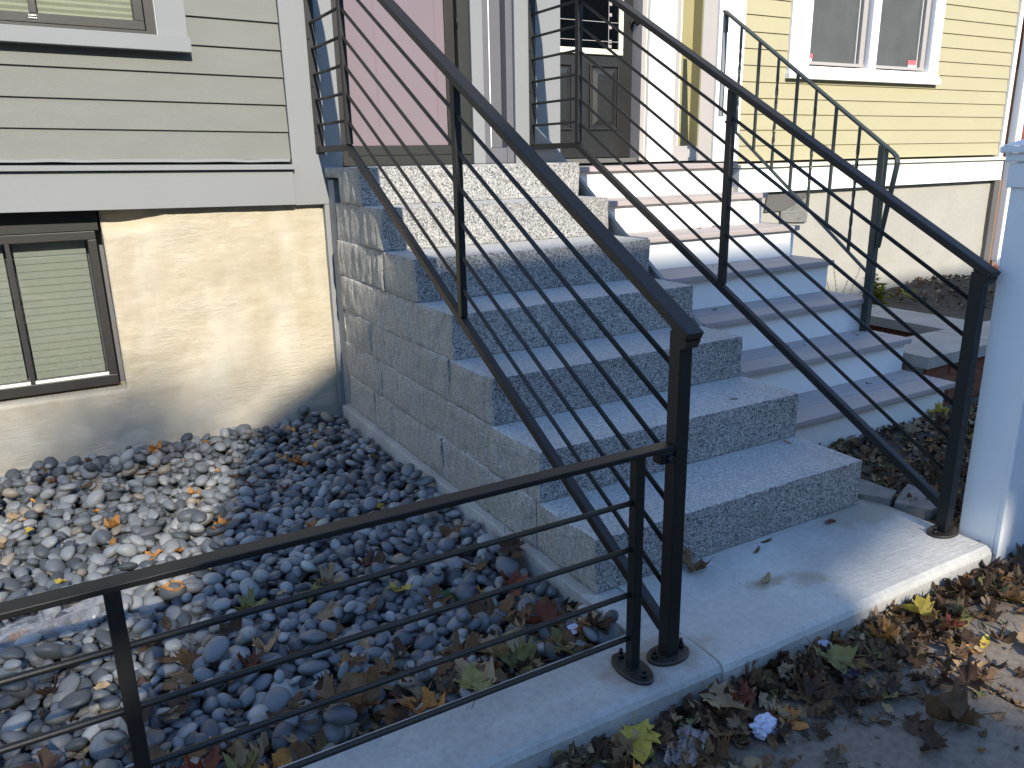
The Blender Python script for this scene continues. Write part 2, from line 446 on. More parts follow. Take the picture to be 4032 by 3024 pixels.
class MB:
    """collects shapes in world coordinates; build() links them as one mesh object"""
    def __init__(self):
        self.bm = bmesh.new()

    def hexa(self, P, bev=0.0):
        vs = [self.bm.verts.new(p) for p in P]
        fs = [self.bm.faces.new([vs[i] for i in f]) for f in ((0, 3, 2, 1), (4, 5, 6, 7), (0, 1, 5, 4), (1, 2, 6, 5), (2, 3, 7, 6), (3, 0, 4, 7))]
        if bev > 0:
            es = list({e for f in fs for e in f.edges})
            bmesh.ops.bevel(self.bm, geom=es, offset=bev, segments=2, profile=0.5, affect='EDGES')
        return self

    def box(self, x0, x1, y0, y1, z0, z1, bev=0.0):
        return self.hexa([(x0, y0, z0), (x1, y0, z0), (x1, y1, z0), (x0, y1, z0), (x0, y0, z1), (x1, y0, z1), (x1, y1, z1), (x0, y1, z1)], bev)

    def bar(self, p, q, w, h, bev=0.0, up=(0, 0, 1), w2=None):
        """rectangular bar from p to q: w across, h along up"""
        p, q = Vector(p), Vector(q)
        d = (q - p).normalized()
        u = Vector(up)
        s = d.cross(u)
        if s.length < 1e-4:
            s = Vector((1, 0, 0))
        s.normalize()
        u = s.cross(d).normalized()
        a, b = s * w / 2, u * h / 2
        return self.hexa([p - a - b, p + a - b, q + a - b, q - a - b, p - a + b, p + a + b, q + a + b, q - a + b], bev)

    def tube(self, p, q, r, n=10, r2=None):
        p, q = Vector(p), Vector(q)
        d = (q - p).normalized()
        s = d.orthogonal().normalized()
        t = d.cross(s)
        r2 = r if r2 is None else r2
        A, B = [], []
        for i in range(n):
            a = 2 * math.pi * i / n
            o = s * math.cos(a) + t * math.sin(a)
            A.append(self.bm.verts.new(p + o * r))
            B.append(self.bm.verts.new(q + o * r2))
        for i in range(n):
            j = (i + 1) % n
            self.bm.faces.new((A[i], A[j], B[j], B[i])).smooth = True
        self.bm.faces.new(A[::-1])
        self.bm.faces.new(B)
        return self

    def disc(self, c, rx, ry, h, n=28, rot=0.0):
        """upright elliptical plate with a small rounded shoulder"""
        c = Vector(c)
        rings = []
        for z, k in ((0, 1.0), (h * 0.7, 1.0), (h, 0.95)):
            ring = []
            for i in range(n):
                a = 2 * math.pi * i / n
                x, y = rx * k * math.cos(a), ry * k * math.sin(a)
                ring.append(self.bm.verts.new(c + Vector((x * math.cos(rot) - y * math.sin(rot), x * math.sin(rot) + y * math.cos(rot), z))))
            rings.append(ring)
        for r0, r1 in zip(rings, rings[1:]):
            for i in range(n):
                j = (i + 1) % n
                self.bm.faces.new((r0[i], r0[j], r1[j], r1[i]))
        self.bm.faces.new(rings[-1])
        self.bm.faces.new(rings[0][::-1])
        return self

    def poly(self, pts):
        self.bm.faces.new([self.bm.verts.new(p) for p in pts])
        return self

    def prism(self, pts, d):
        """polygon extruded by vector d"""
        d = Vector(d)
        a = [self.bm.verts.new(p) for p in pts]
        b = [self.bm.verts.new(Vector(p) + d) for p in pts]
        n = len(pts)
        self.bm.faces.new(a[::-1])
        self.bm.faces.new(b)
        for i in range(n):
            j = (i + 1) % n
            self.bm.faces.new((a[i], a[j], b[j], b[i]))
        return self

    def shear(self, k, x0):
        for v in self.bm.verts:
            v.co.z += k * (v.co.x - x0)
        return self

    def build(self, name, mat, parent=None, recalc=True):
        if recalc:
            bmesh.ops.recalc_face_normals(self.bm, faces=self.bm.faces)
        me = bpy.data.meshes.new(name)
        off = origin(parent) if parent is not None else Vector((0, 0, 0))
        if off.length > 0:
            bmesh.ops.translate(self.bm, verts=self.bm.verts, vec=-off)
        self.bm.to_mesh(me)
        self.bm.free()
        me.materials.append(mat if not isinstance(mat, str) else MT[mat])
        o = bpy.data.objects.new(name, me)
        COL.objects.link(o)
        if parent is not None:
            o.parent = parent
        return o

def box_part(name, mat, parent, x0, x1, y0, y1, z0, z1, bev=0.002):
    return MB().box(x0, x1, y0, y1, z0, z1, bev).build(name, mat, parent)

def struct(name, mb, mat, label=None):
    o = mb.build(name, mat)
    o['kind'] = 'structure'
    if label:
        o['label'] = label
    return o

# ------------------------------------------------------------------ ground
g = MB()
g.poly([(-300, -300, -0.30), (300, -300, -0.30), (300, 300, -0.30), (-300, 300, -0.30)])
struct('ground', g, 'soil')
g = MB().box(-60, 60, -12.0, -3.2, -0.29, -0.22)
struct('road', g, 'asphalt')
# sidewalk slabs with recessed joints
for a, b in ((-5.0, -2.25), (-2.24, -0.785), (-0.775, 0.684), (0.694, 2.15), (2.16, 3.65), (3.66, 9.0)):
    struct('sidewalk', MB().box(a, b, -3.2, -0.447, -0.25, -0.085, 0.006), 'sidewalk', 'worn brown grey concrete sidewalk')
# entry slab below the stairs and the kerb in front of the pebble bed
def kerb_bar(x0, x1, y0, y1, z0, z1, ch):
    return MB().prism([(x0, y0, z0), (x0, y0, z1 - ch), (x0, y0 + ch * 0.35, z1 - ch * 0.35), (x0, y0 + ch, z1), (x0, y1, z1), (x0, y1, z0)], (x1 - x0, 0, 0))
def roughen(mb, cuts, amp, sc, seed=0.0):
    bmesh.ops.triangulate(mb.bm, faces=[f for f in mb.bm.faces if len(f.verts) > 4])
    es = [e for e in mb.bm.edges if e.calc_length() > 0.12]
    bmesh.ops.subdivide_edges(mb.bm, edges=es, cuts=cuts, use_grid_fill=True)
    for v in mb.bm.verts:
        n = noise.noise_vector(v.co * sc + Vector((seed, seed, seed)))
        v.co += n * amp
    return mb
struct('entry_slab', roughen(kerb_bar(0.086, 1.292, -0.455, 2.30, -0.25, 0.0, 0.022), 14, 0.0018, 9), 'concrete', 'pale concrete slab at the foot of the granite stairs')
struct('kerb', roughen(kerb_bar(-3.2, 0.083, -0.447, -0.212, -0.25, 0.0, 0.022), 16, 0.0022, 8, 3.0), 'kerb', 'pale concrete kerb under the low black fence')
struct('side_kerb', roughen(MB().box(-0.036, 0.083, -0.209, 2.30, -0.25, -0.001, 0.005), 10, 0.002, 9, 5.0), 'kerb', 'narrow concrete kerb between the pebbles and the stairs')

# ------------------------------------------------------------------ granite stairs
H = 0.178
FY = [1.855, 1.598, 1.258, 0.942, 0.627, 0.315, 0.002]        # fronts, top step first
ZT = [1.246, 1.074, 0.888, 0.708, 0.531, 0.356, 0.178]
stair = thing('granite_stairs', 'seven step grey granite stair leading up to the mauve door', 'stairs', (0.6, 1.1, 0))
def granite_block(x0, x1, y0, y1, z0, z1, rl, rr, seed, name='granite_block'):
    bm = bmesh.new()
    bmesh.ops.create_cube(bm, size=1.0)
    for v in bm.verts:
        v.co = Vector(((x0 + x1) / 2 + v.co.x * (x1 - x0), (y0 + y1) / 2 + v.co.y * (y1 - y0), (z0 + z1) / 2 + v.co.z * (z1 - z0)))
    bmesh.ops.bevel(bm, geom=[e for e in bm.edges], offset=0.0022, segments=1, affect='EDGES')
    cuts = 12
    es = [e for e in bm.edges if e.calc_length() > 0.05]
    bmesh.ops.subdivide_edges(bm, edges=es, cuts=cuts, use_grid_fill=True)
    es = [e for e in bm.edges if e.calc_length() > 0.045 and abs(e.verts[0].co.x - x0) < 0.003 and abs(e.verts[1].co.x - x0) < 0.003]
    if es and rl:
        bmesh.ops.subdivide_edges(bm, edges=es, cuts=2)
    for v in bm.verts:
        for x, k, on in ((x0, -1, rl), (x1, 1, rr)):
            if on and abs(v.co.x - x) < 0.002:
                p = Vector((seed * 3.1, v.co.y * 16, v.co.z * 6))
                n = noise.noise(Vector((seed, v.co.y * 42, v.co.z * 8))) * 0.5 + noise.noise(p) * 0.6 + noise.noise(p * 2.7) * 0.35 + noise.noise(Vector((seed, v.co.y * 3, v.co.z * 3))) * 0.7
                ey = min(abs(v.co.y - y0), abs(v.co.y - y1), 0.03) / 0.03
                ez = min(abs(v.co.z - z0), abs(v.co.z - z1), 0.035) / 0.035
                bulge = 0.020 * min(ey, ez) if on == 2 else 0.004 * min(ey, ez)
                v.co.x += k * (bulge + n * (0.016 if on == 2 else 0.012))
        # slightly wavering arrises
        if abs(v.co.z - z1) < 0.005 and abs(v.co.y - y0) < 0.005:
            v.co.z += noise.noise(Vector((v.co.x * 14, seed, 1))) * 0.0022
            v.co.y += noise.noise(Vector((v.co.x * 11, seed, 2))) * 0.002
    me = bpy.data.meshes.new(name)
    bmesh.ops.recalc_face_normals(bm, faces=bm.faces)
    bmesh.ops.translate(bm, verts=bm.verts, vec=-origin(stair))
    for f in bm.faces:
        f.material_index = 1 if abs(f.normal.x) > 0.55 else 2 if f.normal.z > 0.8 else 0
        f.smooth = abs(f.normal.x) > 0.55
    bm.to_mesh(me)
    bm.free()
    me.materials.append(MT['granite'])
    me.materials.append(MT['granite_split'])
    me.materials.append(MT['granite_tread'])
    o = bpy.data.objects.new(name, me)
    COL.objects.link(o)
    o.parent = stair
    return o
sd = 1.0
for i in range(7):
    z0 = ZT[i + 1] + 0.001 if i < 6 else 0.0015
    z1 = ZT[i]
    yb = FY[i - 1] + 0.025 if i else 2.155
    sd += 1.7
    jx = (rnd.random() - 0.5) * 0.006
    granite_block(0.0 + jx, 1.21 - jx, FY[i], yb, z0, z1, 1, 2, sd, 'granite_step')
    y = yb
    L = [0.33, 0.47, 0.36, 0.55, 0.40, 0.5]
    k = i
    while y < 2.2 and i:
        y2 = min(2.262, y + L[k % 6] * 2.2)
        if 2.262 - y2 < 0.4:
            y2 = 2.262
        sd += 1.3
        granite_block(0.0 + (rnd.random() - 0.5) * 0.008, 1.19, y + 0.0008, y2 - 0.0008, z0, z1, 1, 0, sd)
        y = y2
        k += 2
granite_block(0.002, 1.21, 2.157, 2.396, 1.196, 1.245, 1, 0, 4.4, 'granite_landing')

# ------------------------------------------------------------------ grey house
KS, XS = -0.0165, -0.16
YF = 2.42
gh = thing('grey_house', 'grey clapboard house with pale trim, mauve door and cream stucco foundation', 'house', (-1.0, YF, 0))
box_part('house_body', 'trim_dark', gh, -6.0, 2.8, 2.62, 9.0, -0.3, 6.5, 0)
# corner board, clapboards
xr = -0.163
def clap(parent, x0, x1, zb, exp, mat, k=KS, xk=XS, y=YF, name='clapboard', th=0.011):
    mb = MB().hexa([(x0, y - th, zb), (x1, y - th, zb), (x1, y + 0.02, zb), (x0, y + 0.02, zb),
                    (x0, y + 0.002, zb + exp + 0.012), (x1, y + 0.002, zb + exp + 0.012), (x1, y + 0.02, zb + exp + 0.012), (x0, y + 0.02, zb + exp + 0.012)])
    return mb.shear(k, xk).build(name, mat, parent)
zb = 1.290
zs = [1.290, 1.421, 1.548, 1.675, 1.799, 1.922]
while zs[-1] < 3.2:
    zs.append(zs[-1] + 0.126)
for i in range(len(zs) - 1):
    z0, z1 = zs[i], zs[i + 1]
    if z1 > 1.79 and z0 < 3.1:
        clap(gh, -0.588, xr, z0, z1 - z0, 'siding')
        if z0 < 1.79:
            clap(gh, -5.0, -0.588, z0, min(z1, 1.80) - z0, 'siding')
    else:
        clap(gh, -5.0, xr, z0, z1 - z0, 'siding')
box_part('corner_board', 'trim', gh, -0.160, 0.103, 2.398, 2.60, 1.063, 3.3)
MB().box(-5, -0.163, 2.384, 2.60, 1.067, 1.236, 0.002).shear(KS, XS).build('skirt_board', 'trim', gh)
MB().hexa([(-5, 2.362, 1.240), (-0.156, 2.362, 1.240), (-0.156, 2.60, 1.240), (-5, 2.60, 1.240),
           (-5, 2.362, 1.262), (-0.156, 2.362, 1.262), (-0.156, 2.60, 1.276), (-5, 2.60, 1.276)], 0.002).shear(KS, XS).build('drip_cap', 'trim', gh)
# wavy flashing strip under the lowest clapboard
fl = MB()
px = [-5 + i * (4.83 / 120) for i in range(121)]
for a, b in zip(px, px[1:]):
    za, zbb = [1.277 + 0.004 * noise.noise(Vector((t * 7, 0, 0))) for t in (a, b)]
    fl.hexa([(a, 2.400, za), (b, 2.400, zbb), (b, 2.44, zbb), (a, 2.44, za), (a, 2.400, za + 0.013), (b, 2.400, zbb + 0.013), (b, 2.44, zbb + 0.013), (a, 2.44, za + 0.013)])
fl.shear(KS, XS).build('flashing_strip', 'trim', gh)

# upper window
uw = MB()
uw.box(-2.0, -0.712, 2.43, 2.52, 1.825, 1.846)
uw.box(-0.752, -0.712, 2.43, 2.52, 1.846, 3.2)
wobj = uw.shear(KS, XS).build('window', 'frame', gh)
sh = lambda mb: mb.shear(KS, XS)
sh(MB().box(-2.0, -0.754, 2.447, 2.50, 1.850, 1.889, 0.002)).build('sash', 'frame', wobj)
sh(MB().box(-0.795, -0.754, 2.447, 2.50, 1.889, 3.2, 0.002)).build('sash', 'frame', wobj)
sh(MB().box(-1.200, -1.172, 2.445, 2.50, 1.889, 3.2, 0.002)).build('mullion', 'frame', wobj)
sh(MB().box(-2.0, -0.795, 2.468, 2.472, 1.885, 3.2)).build('pane', 'glass', wobj)
bl = MB()
z = 1.893
while z < 3.1:
    bl.hexa([(-2, 2.500, z), (-0.79, 2.500, z), (-0.79, 2.504, z + 0.012), (-2, 2.504, z + 0.012), (-2, 2.500, z + 0.001), (-0.79, 2.500, z + 0.001), (-0.79, 2.504, z + 0.013), (-2, 2.504, z + 0.013)])
    bl.hexa([(-2, 2.504, z + 0.012), (-0.79, 2.504, z + 0.012), (-0.79, 2.500, z + 0.025), (-2, 2.500, z + 0.025), (-2, 2.506, z + 0.012), (-0.79, 2.506, z + 0.012), (-0.79, 2.502, z + 0.026), (-2, 2.502, z + 0.026)])
    z += 0.0255
b_ = sh(bl).build('blind', 'blind', wobj)
b_['kind'] = 'stuff'
sh(MB().box(-0.710, -0.585, 2.388, 2.50, 1.826, 3.2, 0.002)).build('window_casing', 'trim', gh)
sh(MB().box(-2.0, -0.580, 2.358, 2.50, 1.758, 1.823, 0.002)).build('window_sill', 'trim', gh)
ws = MB()
for k in (0, 1):
    ws.box(-1.206, -1.176, 2.441, 2.446, 1.866 + k * 0.010, 1.870 + k * 0.010)
sh(ws).build('weep_slot', 'light', wobj)
sh(MB().box(-0.7118, -0.7102, 2.40, 2.44, 1.826, 3.2)).build('caulk_line', 'light', gh)

# stucco foundation with the basement window opening
fd = MB()
X0, X1, Z0, Z1 = -3.2, 0.012, -0.30, 1.09
nx, nz = 150, 66
OW = (-1.80, -1.068, 0.236, 1.2)
gv = {}
def fpos(i, j):
    x = X0 + (X1 - X0) * i / nx
    z = Z0 + (Z1 - Z0) * j / nz
    p = Vector((x, 0, z))
    y = 2.432 + 0.011 * noise.noise(p * 2.1) + 0.006 * noise.noise(p * 6) + 0.0035 * noise.noise(p * 17) + 0.002 * noise.noise(p * 40)
    y += 0.012 * max(0, noise.noise(Vector((x * 3, 4, z * 5)))) * (1 if z < 0.5 else 0.4)
    # slight trowelled lip around the opening and rounded right corner
    d = max(OW[0] - x, x - OW[1], OW[2] - z, 0)
    if 0 < d < 0.12 and z < 1.1:
        y -= 0.004 * (1 - d / 0.12)
    if x > -0.03:
        y += (x + 0.03) * 0.4
    if z > 0.98 and x < -0.78:
        y += 0.06 * min(1, (z - 0.98) / 0.03) * min(1, (-0.78 - x) / 0.2)
    xx = x + 0.006 * noise.noise(Vector((9, 0, z * 9))) * (1 if i > nx - 3 else 0)
    # keep the hole's border on the ragged reveal
    return (xx, y, z)
cx = lambda i: X0 + (X1 - X0) * i / nx
cz = lambda j: Z0 + (Z1 - Z0) * j / nz
def V(i, j):
    if (i, j) not in gv:
        gv[(i, j)] = fd.bm.verts.new(fpos(i, j))
    return gv[(i, j)]
inside = lambda i, j: OW[0] < (cx(i) + cx(i + 1)) / 2 < OW[1] and OW[2] < (cz(j) + cz(j + 1)) / 2 < OW[3]
for i in range(nx):
    for j in range(nz):
        if not inside(i, j):
            fd.bm.faces.new((V(i, j), V(i + 1, j), V(i + 1, j + 1), V(i, j + 1))).smooth = True
# reveals of the opening and right return
def reveal(a, b):
    va, vb = gv[a], gv[b]
    c = fd.bm.verts.new((va.co.x + 0.004 * rnd.random(), 2.60, va.co.z))
    d = fd.bm.verts.new((vb.co.x + 0.004 * rnd.random(), 2.60, vb.co.z))
    fd.bm.faces.new((va, vb, d, c))
for i in range(nx):
    for j in range(nz):
        if inside(i, j):
            if i + 1 < nx and not inside(i + 1, j):
                reveal((i + 1, j), (i + 1, j + 1))
            if not inside(i, j - 1):
                reveal((i, j), (i + 1, j))
for j in range(nz):
    reveal((nx, j), (nx, j + 1))
fd.build('foundation', 'stucco', gh)
# basement window
bw = MB()
yb_ = 2.492
for bx in ((-1.80, -1.086, 0.242, 0.292), (-1.80, -1.086, 0.945, 0.985), (-1.124, -1.086, 0.292, 0.945)):
    bw.box(bx[0], bx[1], yb_, yb_ + 0.06, bx[2], bx[3], 0.003)
bwo = bw.build('basement_window', 'frame', gh)
MB().box(-1.456, -1.436, yb_ + 0.004, yb_ + 0.05, 0.292, 0.945, 0.002).build('mullion', 'frame', bwo)
MB().box(-1.80, -1.124, yb_ + 0.024, yb_ + 0.028, 0.288, 0.949).build('pane', 'glass', bwo)
MB().box(-1.80, -1.124, yb_ + 0.006, yb_ + 0.022, 0.292, 0.304, 0.001).build('sash_bead', 'light', bwo)
bl = MB()
z = 0.30
while z < 0.93:
    for xa, xb in ((-1.43, -1.135), (-1.80, -1.47)):
        bl.hexa([(xa, 2.5655, z), (xb, 2.5655, z), (xb, 2.5685, z), (xa, 2.5685, z), (xa, 2.570, z + 0.037), (xb, 2.570, z + 0.037), (xb, 2.573, z + 0.037), (xa, 2.573, z + 0.037)])
    z += 0.034
b_ = bl.build('blind', 'blind2', bwo)
b_['kind'] = 'stuff'
box_part('header_shade_board', 'blackboard', gh, -1.80, -1.07, 2.486, 2.60, 0.987, 1.12)  # black board painting the skirt's shade above the window frame
box_part('foundation_trim', 'trim', gh, -0.012, 0.20, 2.402, 2.60, -0.2, 1.061)
box_part('foundation_trim', 'trim', gh, 0.012, 0.20, 2.30, 2.394, -0.2, 1.185)
# mauve door between the trims
box_part('door_casing', 'frame', gh, 0.106, 0.142, 2.418, 2.60, 1.25, 3.3)
dr = box_part('door', 'purple', gh, 0.170, 0.745, 2.470, 2.51, 1.352, 3.3, 0)
for xg in (0.345, 0.690):
    MB().box(xg - 0.0025, xg + 0.0025, 2.4685, 2.4705, 1.45, 3.2).build('groove', 'purple_groove', dr)
box_part('door_stile', 'frame', gh, 0.745, 0.800, 2.455, 2.60, 1.352, 3.3)
box_part('door_stile', 'frame', gh, 0.143, 0.170, 2.455, 2.60, 1.352, 3.3)
box_part('door_bottom_rail', 'blackboard', gh, 0.143, 0.800, 2.450, 2.60, 1.300, 1.350)
box_part('threshold', 'blackboard', gh, 0.143, 0.872, 2.425, 2.60, 1.247, 1.298)
box_part('door_casing', 'blackboard', gh, 0.802, 0.872, 2.418, 2.60, 1.30, 3.3)
for zh in (1.36, 1.62, 1.95):
    MB().tube((0.8, 2.416, zh), (0.8, 2.416, zh + 0.07), 0.004, 6).build('hinge', 'metal', gh)
# sidelight bay between the two doors
box_part('pilaster', 'trim', gh, 0.875, 0.948, 2.405, 2.60, 1.247, 3.3)
box_part('sidelight_frame', 'trim_dark', gh, 0.950, 0.990, 2.416, 2.60, 1.247, 3.3)
box_part('sidelight_lit_strip', 'white', gh, 0.991, 1.000, 2.424, 2.60, 1.335, 3.3, 0.001)  # white strip painting the lit line at the recess edge
box_part('sidelight_panel', 'trim_dark', gh, 1.001, 1.098, 2.475, 2.60, 1.335, 3.3)
box_part('sidelight_frame', 'trim_dark', gh, 1.099, 1.142, 2.416, 2.60, 1.247, 3.3)
box_part('sidelight_sill', 'trim_dark', gh, 0.991, 1.098, 2.418, 2.60, 1.247, 1.333)
box_part('pilaster', 'trim', gh, 1.145, 1.452, 2.398, 2.60, 1.10, 3.3)

# ------------------------------------------------------------------ yellow house
yh = thing('yellow_house', 'pale yellow clapboard house with white trim and a black panelled door', 'house', (4.0, YF, 0))
box_part('house_body', 'darkgrey', yh, 2.82, 12.0, 2.64, 9.0, -0.3, 6.5, 0)
z = 1.222
while z < 3.0:
    e = 0.1045
    lo, hi = 2.915, 6.075
    if z + e > 1.79:
        clap(yh, lo, 3.345, z, e, 'yellow', 0, 0, YF, th=0.008)
        clap(yh, 5.035, hi, z, e, 'yellow', 0, 0, YF, th=0.008)
        if z < 1.79:
            clap(yh, 3.345, 5.035, z, 1.79 - z, 'yellow', 0, 0, YF, th=0.008)
    else:
        clap(yh, lo, hi, z, e, 'yellow', 0, 0, YF, th=0.008)
    z += e
box_part('corner_board', 'white', yh, 2.680, 2.912, 2.396, 2.60, 1.225, 3.3)
box_part('corner_board', 'white', yh, 6.078, 6.13, 2.396, 2.60, 1.19, 3.3)
MB().hexa([(2.92, 2.365, 1.178), (6.16, 2.365, 1.178), (6.16, 2.60, 1.178), (2.92, 2.60, 1.178), (2.92, 2.365, 1.200), (6.16, 2.365, 1.200), (6.16, 2.60, 1.216), (2.92, 2.60, 1.216)], 0.002).build('drip_cap', 'cream', yh)
box_part('skirt_board', 'white', yh, 2.93, 6.14, 2.388, 2.60, 1.005, 1.176)
# foundation, rough near the ground
yf = MB()
nx2, nz2 = 60, 30
g2 = {}
for i in range(nx2 + 1):
    for j in range(nz2 + 1):
        x = 2.5 + 3.62 * i / nx2
        z = -0.35 + 1.40 * j / nz2
        p = Vector((x, 0, z))
        g2[i, j] = yf.bm.verts.new((x, 2.44 + (0.008 * noise.noise(p * 5) + 0.004 * noise.noise(p * 16)) * (1.6 if z < 0.45 else 0.4), z))
for i in range(nx2):
    for j in range(nz2):
        yf.bm.faces.new((g2[i, j], g2[i + 1, j], g2[i + 1, j + 1], g2[i, j + 1])).smooth = True
yf.build('foundation', 'ygrey', yh)
box_part('foundation_post', 'darkgrey', yh, 6.075, 6.16, 2.40, 2.60, -0.3, 1.003)
box_part('wood_strip', 'wood', yh, 6.17, 6.215, 2.42, 2.60, -0.3, 1.01)
box_part('edge_board', 'beige', yh, 6.135, 6.175, 2.43, 2.60, 1.20, 3.3)
# hollow's shade painted as a dark plate, and rough mortar, beside the upper steps
MB().prism([(3.26, 2.424, 1.003), (3.68, 2.424, 1.003), (3.62, 2.424, 0.939), (3.51, 2.424, 0.888), (3.40, 2.424, 0.862), (3.24, 2.424, 0.862)], (0, 0.05, 0)).build('hollow_shade_plate', 'darkgrey', yh)
roughen(MB().prism([(3.40, 2.422, 0.858), (3.52, 2.422, 0.885), (3.625, 2.422, 0.935), (3.69, 2.422, 1.0), (3.69, 2.422, 0.765), (3.41, 2.422, 0.78)], (0, 0.05, 0)), 3, 0.008, 11).build('mortar_patch', 'stone', yh)
# window pair
wy = MB()
wy.box(3.345, 3.545, 2.392, 2.50, 1.848, 3.2, 0.003)
wy.box(4.186, 4.272, 2.392, 2.50, 1.848, 3.2, 0.003)
wy.box(4.918, 5.035, 2.392, 2.50, 1.848, 3.2, 0.003)
wyo = wy.build('window', 'white', yh)
MB().box(3.335, 5.062, 2.372, 2.50, 1.772, 1.812, 0.003).build('sill', 'white', wyo)
MB().box(3.345, 5.050, 2.385, 2.50, 1.813, 1.847, 0.002).build('apron', 'white', wyo)
for xa, xb in ((3.546, 4.185), (4.273, 4.917)):
    MB().hexa([(xa, 2.402, 1.849), (xb, 2.402, 1.849), (xb, 2.50, 1.849), (xa, 2.50, 1.849), (xa, 2.402, 1.862), (xb, 2.402, 1.862), (xb, 2.50, 1.874), (xa, 2.50, 1.874)]).build('sill_board', 'white', wyo)
    s = MB()
    s.box(xa + 0.03, xb - 0.01, 2.425, 2.47, 1.876, 1.896)
    s.box(xb - 0.07, xb - 0.02, 2.425, 2.47, 1.896, 3.2)
    s.box(xa + 0.02, xa + 0.035, 2.425, 2.47, 1.896, 3.2)
    so_ = s.build('sash', 'beige', wyo)
    MB().box(xb - 0.095, xb - 0.09, 2.44, 2.45, 1.896, 3.2).build('screen_bead', 'light', wyo)
    MB().box(xa + 0.02, xb - 0.02, 2.462, 2.466, 1.89, 3.2).build('pane', 'glass_dark', wyo)
    MB().box(xa + 0.03, xb - 0.03, 2.453, 2.456, 1.89, 3.2).build('insect_screen', 'screen', wyo)
for x0, x1, zc in ((3.584, 3.640, 1.918), (4.726, 4.838, 1.917)):
    MB().box(x0, x1, 2.448, 2.451, zc, zc + 0.032).build('sticker', 'pink', wyo)
    MB().box(x0 + 0.005, x1 - 0.008, 2.448, 2.451, zc - 0.024, zc - 0.0005).build('sticker', 'sticker', wyo)
# door bay
box_part('door_post', 'beige', yh, 2.062, 2.095, 2.412, 2.60, 1.245, 3.3)
box_part('door_stop', 'cream', yh, 2.096, 2.110, 2.420, 2.60, 1.245, 3.3, 0.001)
box_part('pilaster', 'white', yh, 2.113, 2.325, 2.398, 2.60, 1.235, 3.3)
box_part('sidelight_frame', 'beige', yh, 2.327, 2.372, 2.412, 2.60, 1.235, 3.3)
box_part('sidelight_frame', 'beige', yh, 2.557, 2.678, 2.412, 2.60, 1.235, 3.3)
box_part('sidelight_sill', 'beige', yh, 2.374, 2.556, 2.414, 2.60, 1.235, 1.330)
box_part('sidelight_lit_strip', 'cream', yh, 2.374, 2.392, 2.424, 2.60, 1.332, 3.3, 0.001)  # pale strip painting the sunlit left edge of the recess
box_part('sidelight_panel', 'yellow_panel', yh, 2.393, 2.549, 2.495, 2.60, 1.332, 3.3)
box_part('sidelight_jamb', 'yellow_panel', yh, 2.550, 2.556, 2.416, 2.60, 1.332, 3.3, 0)
bd = box_part('door', 'black_door', yh, 1.20, 2.108, 2.505, 2.55, 1.268, 3.3, 0)
box_part('threshold', 'darkgrey', yh, 1.453, 2.11, 2.44, 2.60, 1.235, 1.262)
def door_panel(x0, x1, z0, z1):
    mb = MB()
    for a in ((x0, x1, z0, z0 + 0.012), (x0, x1, z1 - 0.012, z1), (x0, x0 + 0.012, z0 + 0.012, z1 - 0.012), (x1 - 0.012, x1, z0 + 0.012, z1 - 0.012)):
        mb.box(a[0], a[1], 2.494, 2.506, a[2], a[3], 0.003)
    i = 0.028
    j = 0.055
    y0, y1 = 2.5045, 2.494
    A = [(x0 + i, y0, z0 + i), (x1 - i, y0, z0 + i), (x1 - i, y0, z1 - i), (x0 + i, y0, z1 - i)]
    B = [(x0 + j, y1, z0 + j), (x1 - j, y1, z0 + j), (x1 - j, y1, z1 - j), (x0 + j, y1, z1 - j)]
    mb.hexa(A + B)
    mb.build('raised_panel', 'black_door', bd)
door_panel(1.734, 1.957, 1.433, 1.815)
door_panel(1.36, 1.607, 1.433, 1.815)
lf = MB()
lf.box(1.36, 1.978, 2.488, 2.506, 1.872, 1.905, 0.004)
lf.box(1.945, 1.978, 2.488, 2.506, 1.906, 2.9, 0.004)
lfo = lf.build('light_frame', 'cream', bd)
MB().box(1.36, 1.944, 2.498, 2.503, 1.905, 2.9).build('pane', 'glass_dark', lfo)
came = MB()
came.box(1.36, 1.944, 2.4955, 2.4975, 1.947, 1.950)
came.box(1.36, 1.944, 2.4955, 2.4975, 2.055, 2.058)
came.box(1.868, 1.871, 2.4955, 2.4975, 1.906, 2.9)
for zz in (1.912, 1.94, 2.02, 2.09, 2.15):
    came.box(1.872, 1.892, 2.4955, 2.4975, zz, zz + 0.018)
came.build('leaded_came', 'beige', lfo)
kn = MB().disc((0, 0, 0), 0.028, 0.028, 0.008, 20)
bmesh.ops.rotate(kn.bm, verts=kn.bm.verts, cent=(0, 0, 0), matrix=Matrix.Rotation(math.pi / 2, 3, 'X'))
bmesh.ops.translate(kn.bm, verts=kn.bm.verts, vec=(2.063, 2.505, 2.07))
ks = bmesh.ops.create_uvsphere(kn.bm, u_segments=16, v_segments=10, radius=0.026)
bmesh.ops.translate(kn.bm, verts=ks['verts'], vec=(2.063, 2.455, 2.07))
kn.tube((2.063, 2.50, 2.07), (2.063, 2.46, 2.07), 0.011)
kn.build('door_knob', 'blackboard', bd)
# downspout at the far corner
ds = thing('downspout', 'white square downspout at the right corner of the yellow house', 'downspout', (6.25, 2.44, 0.2))
d1 = MB().box(6.225, 6.315, 2.36, 2.43, 0.28, 3.3, 0.006)
d1.build('pipe', 'white', ds)
MB().bar((6.27, 2.395, 0.30), (6.30, 2.22, 0.16), 0.085, 0.065, 0.005).build('elbow', 'white', ds)
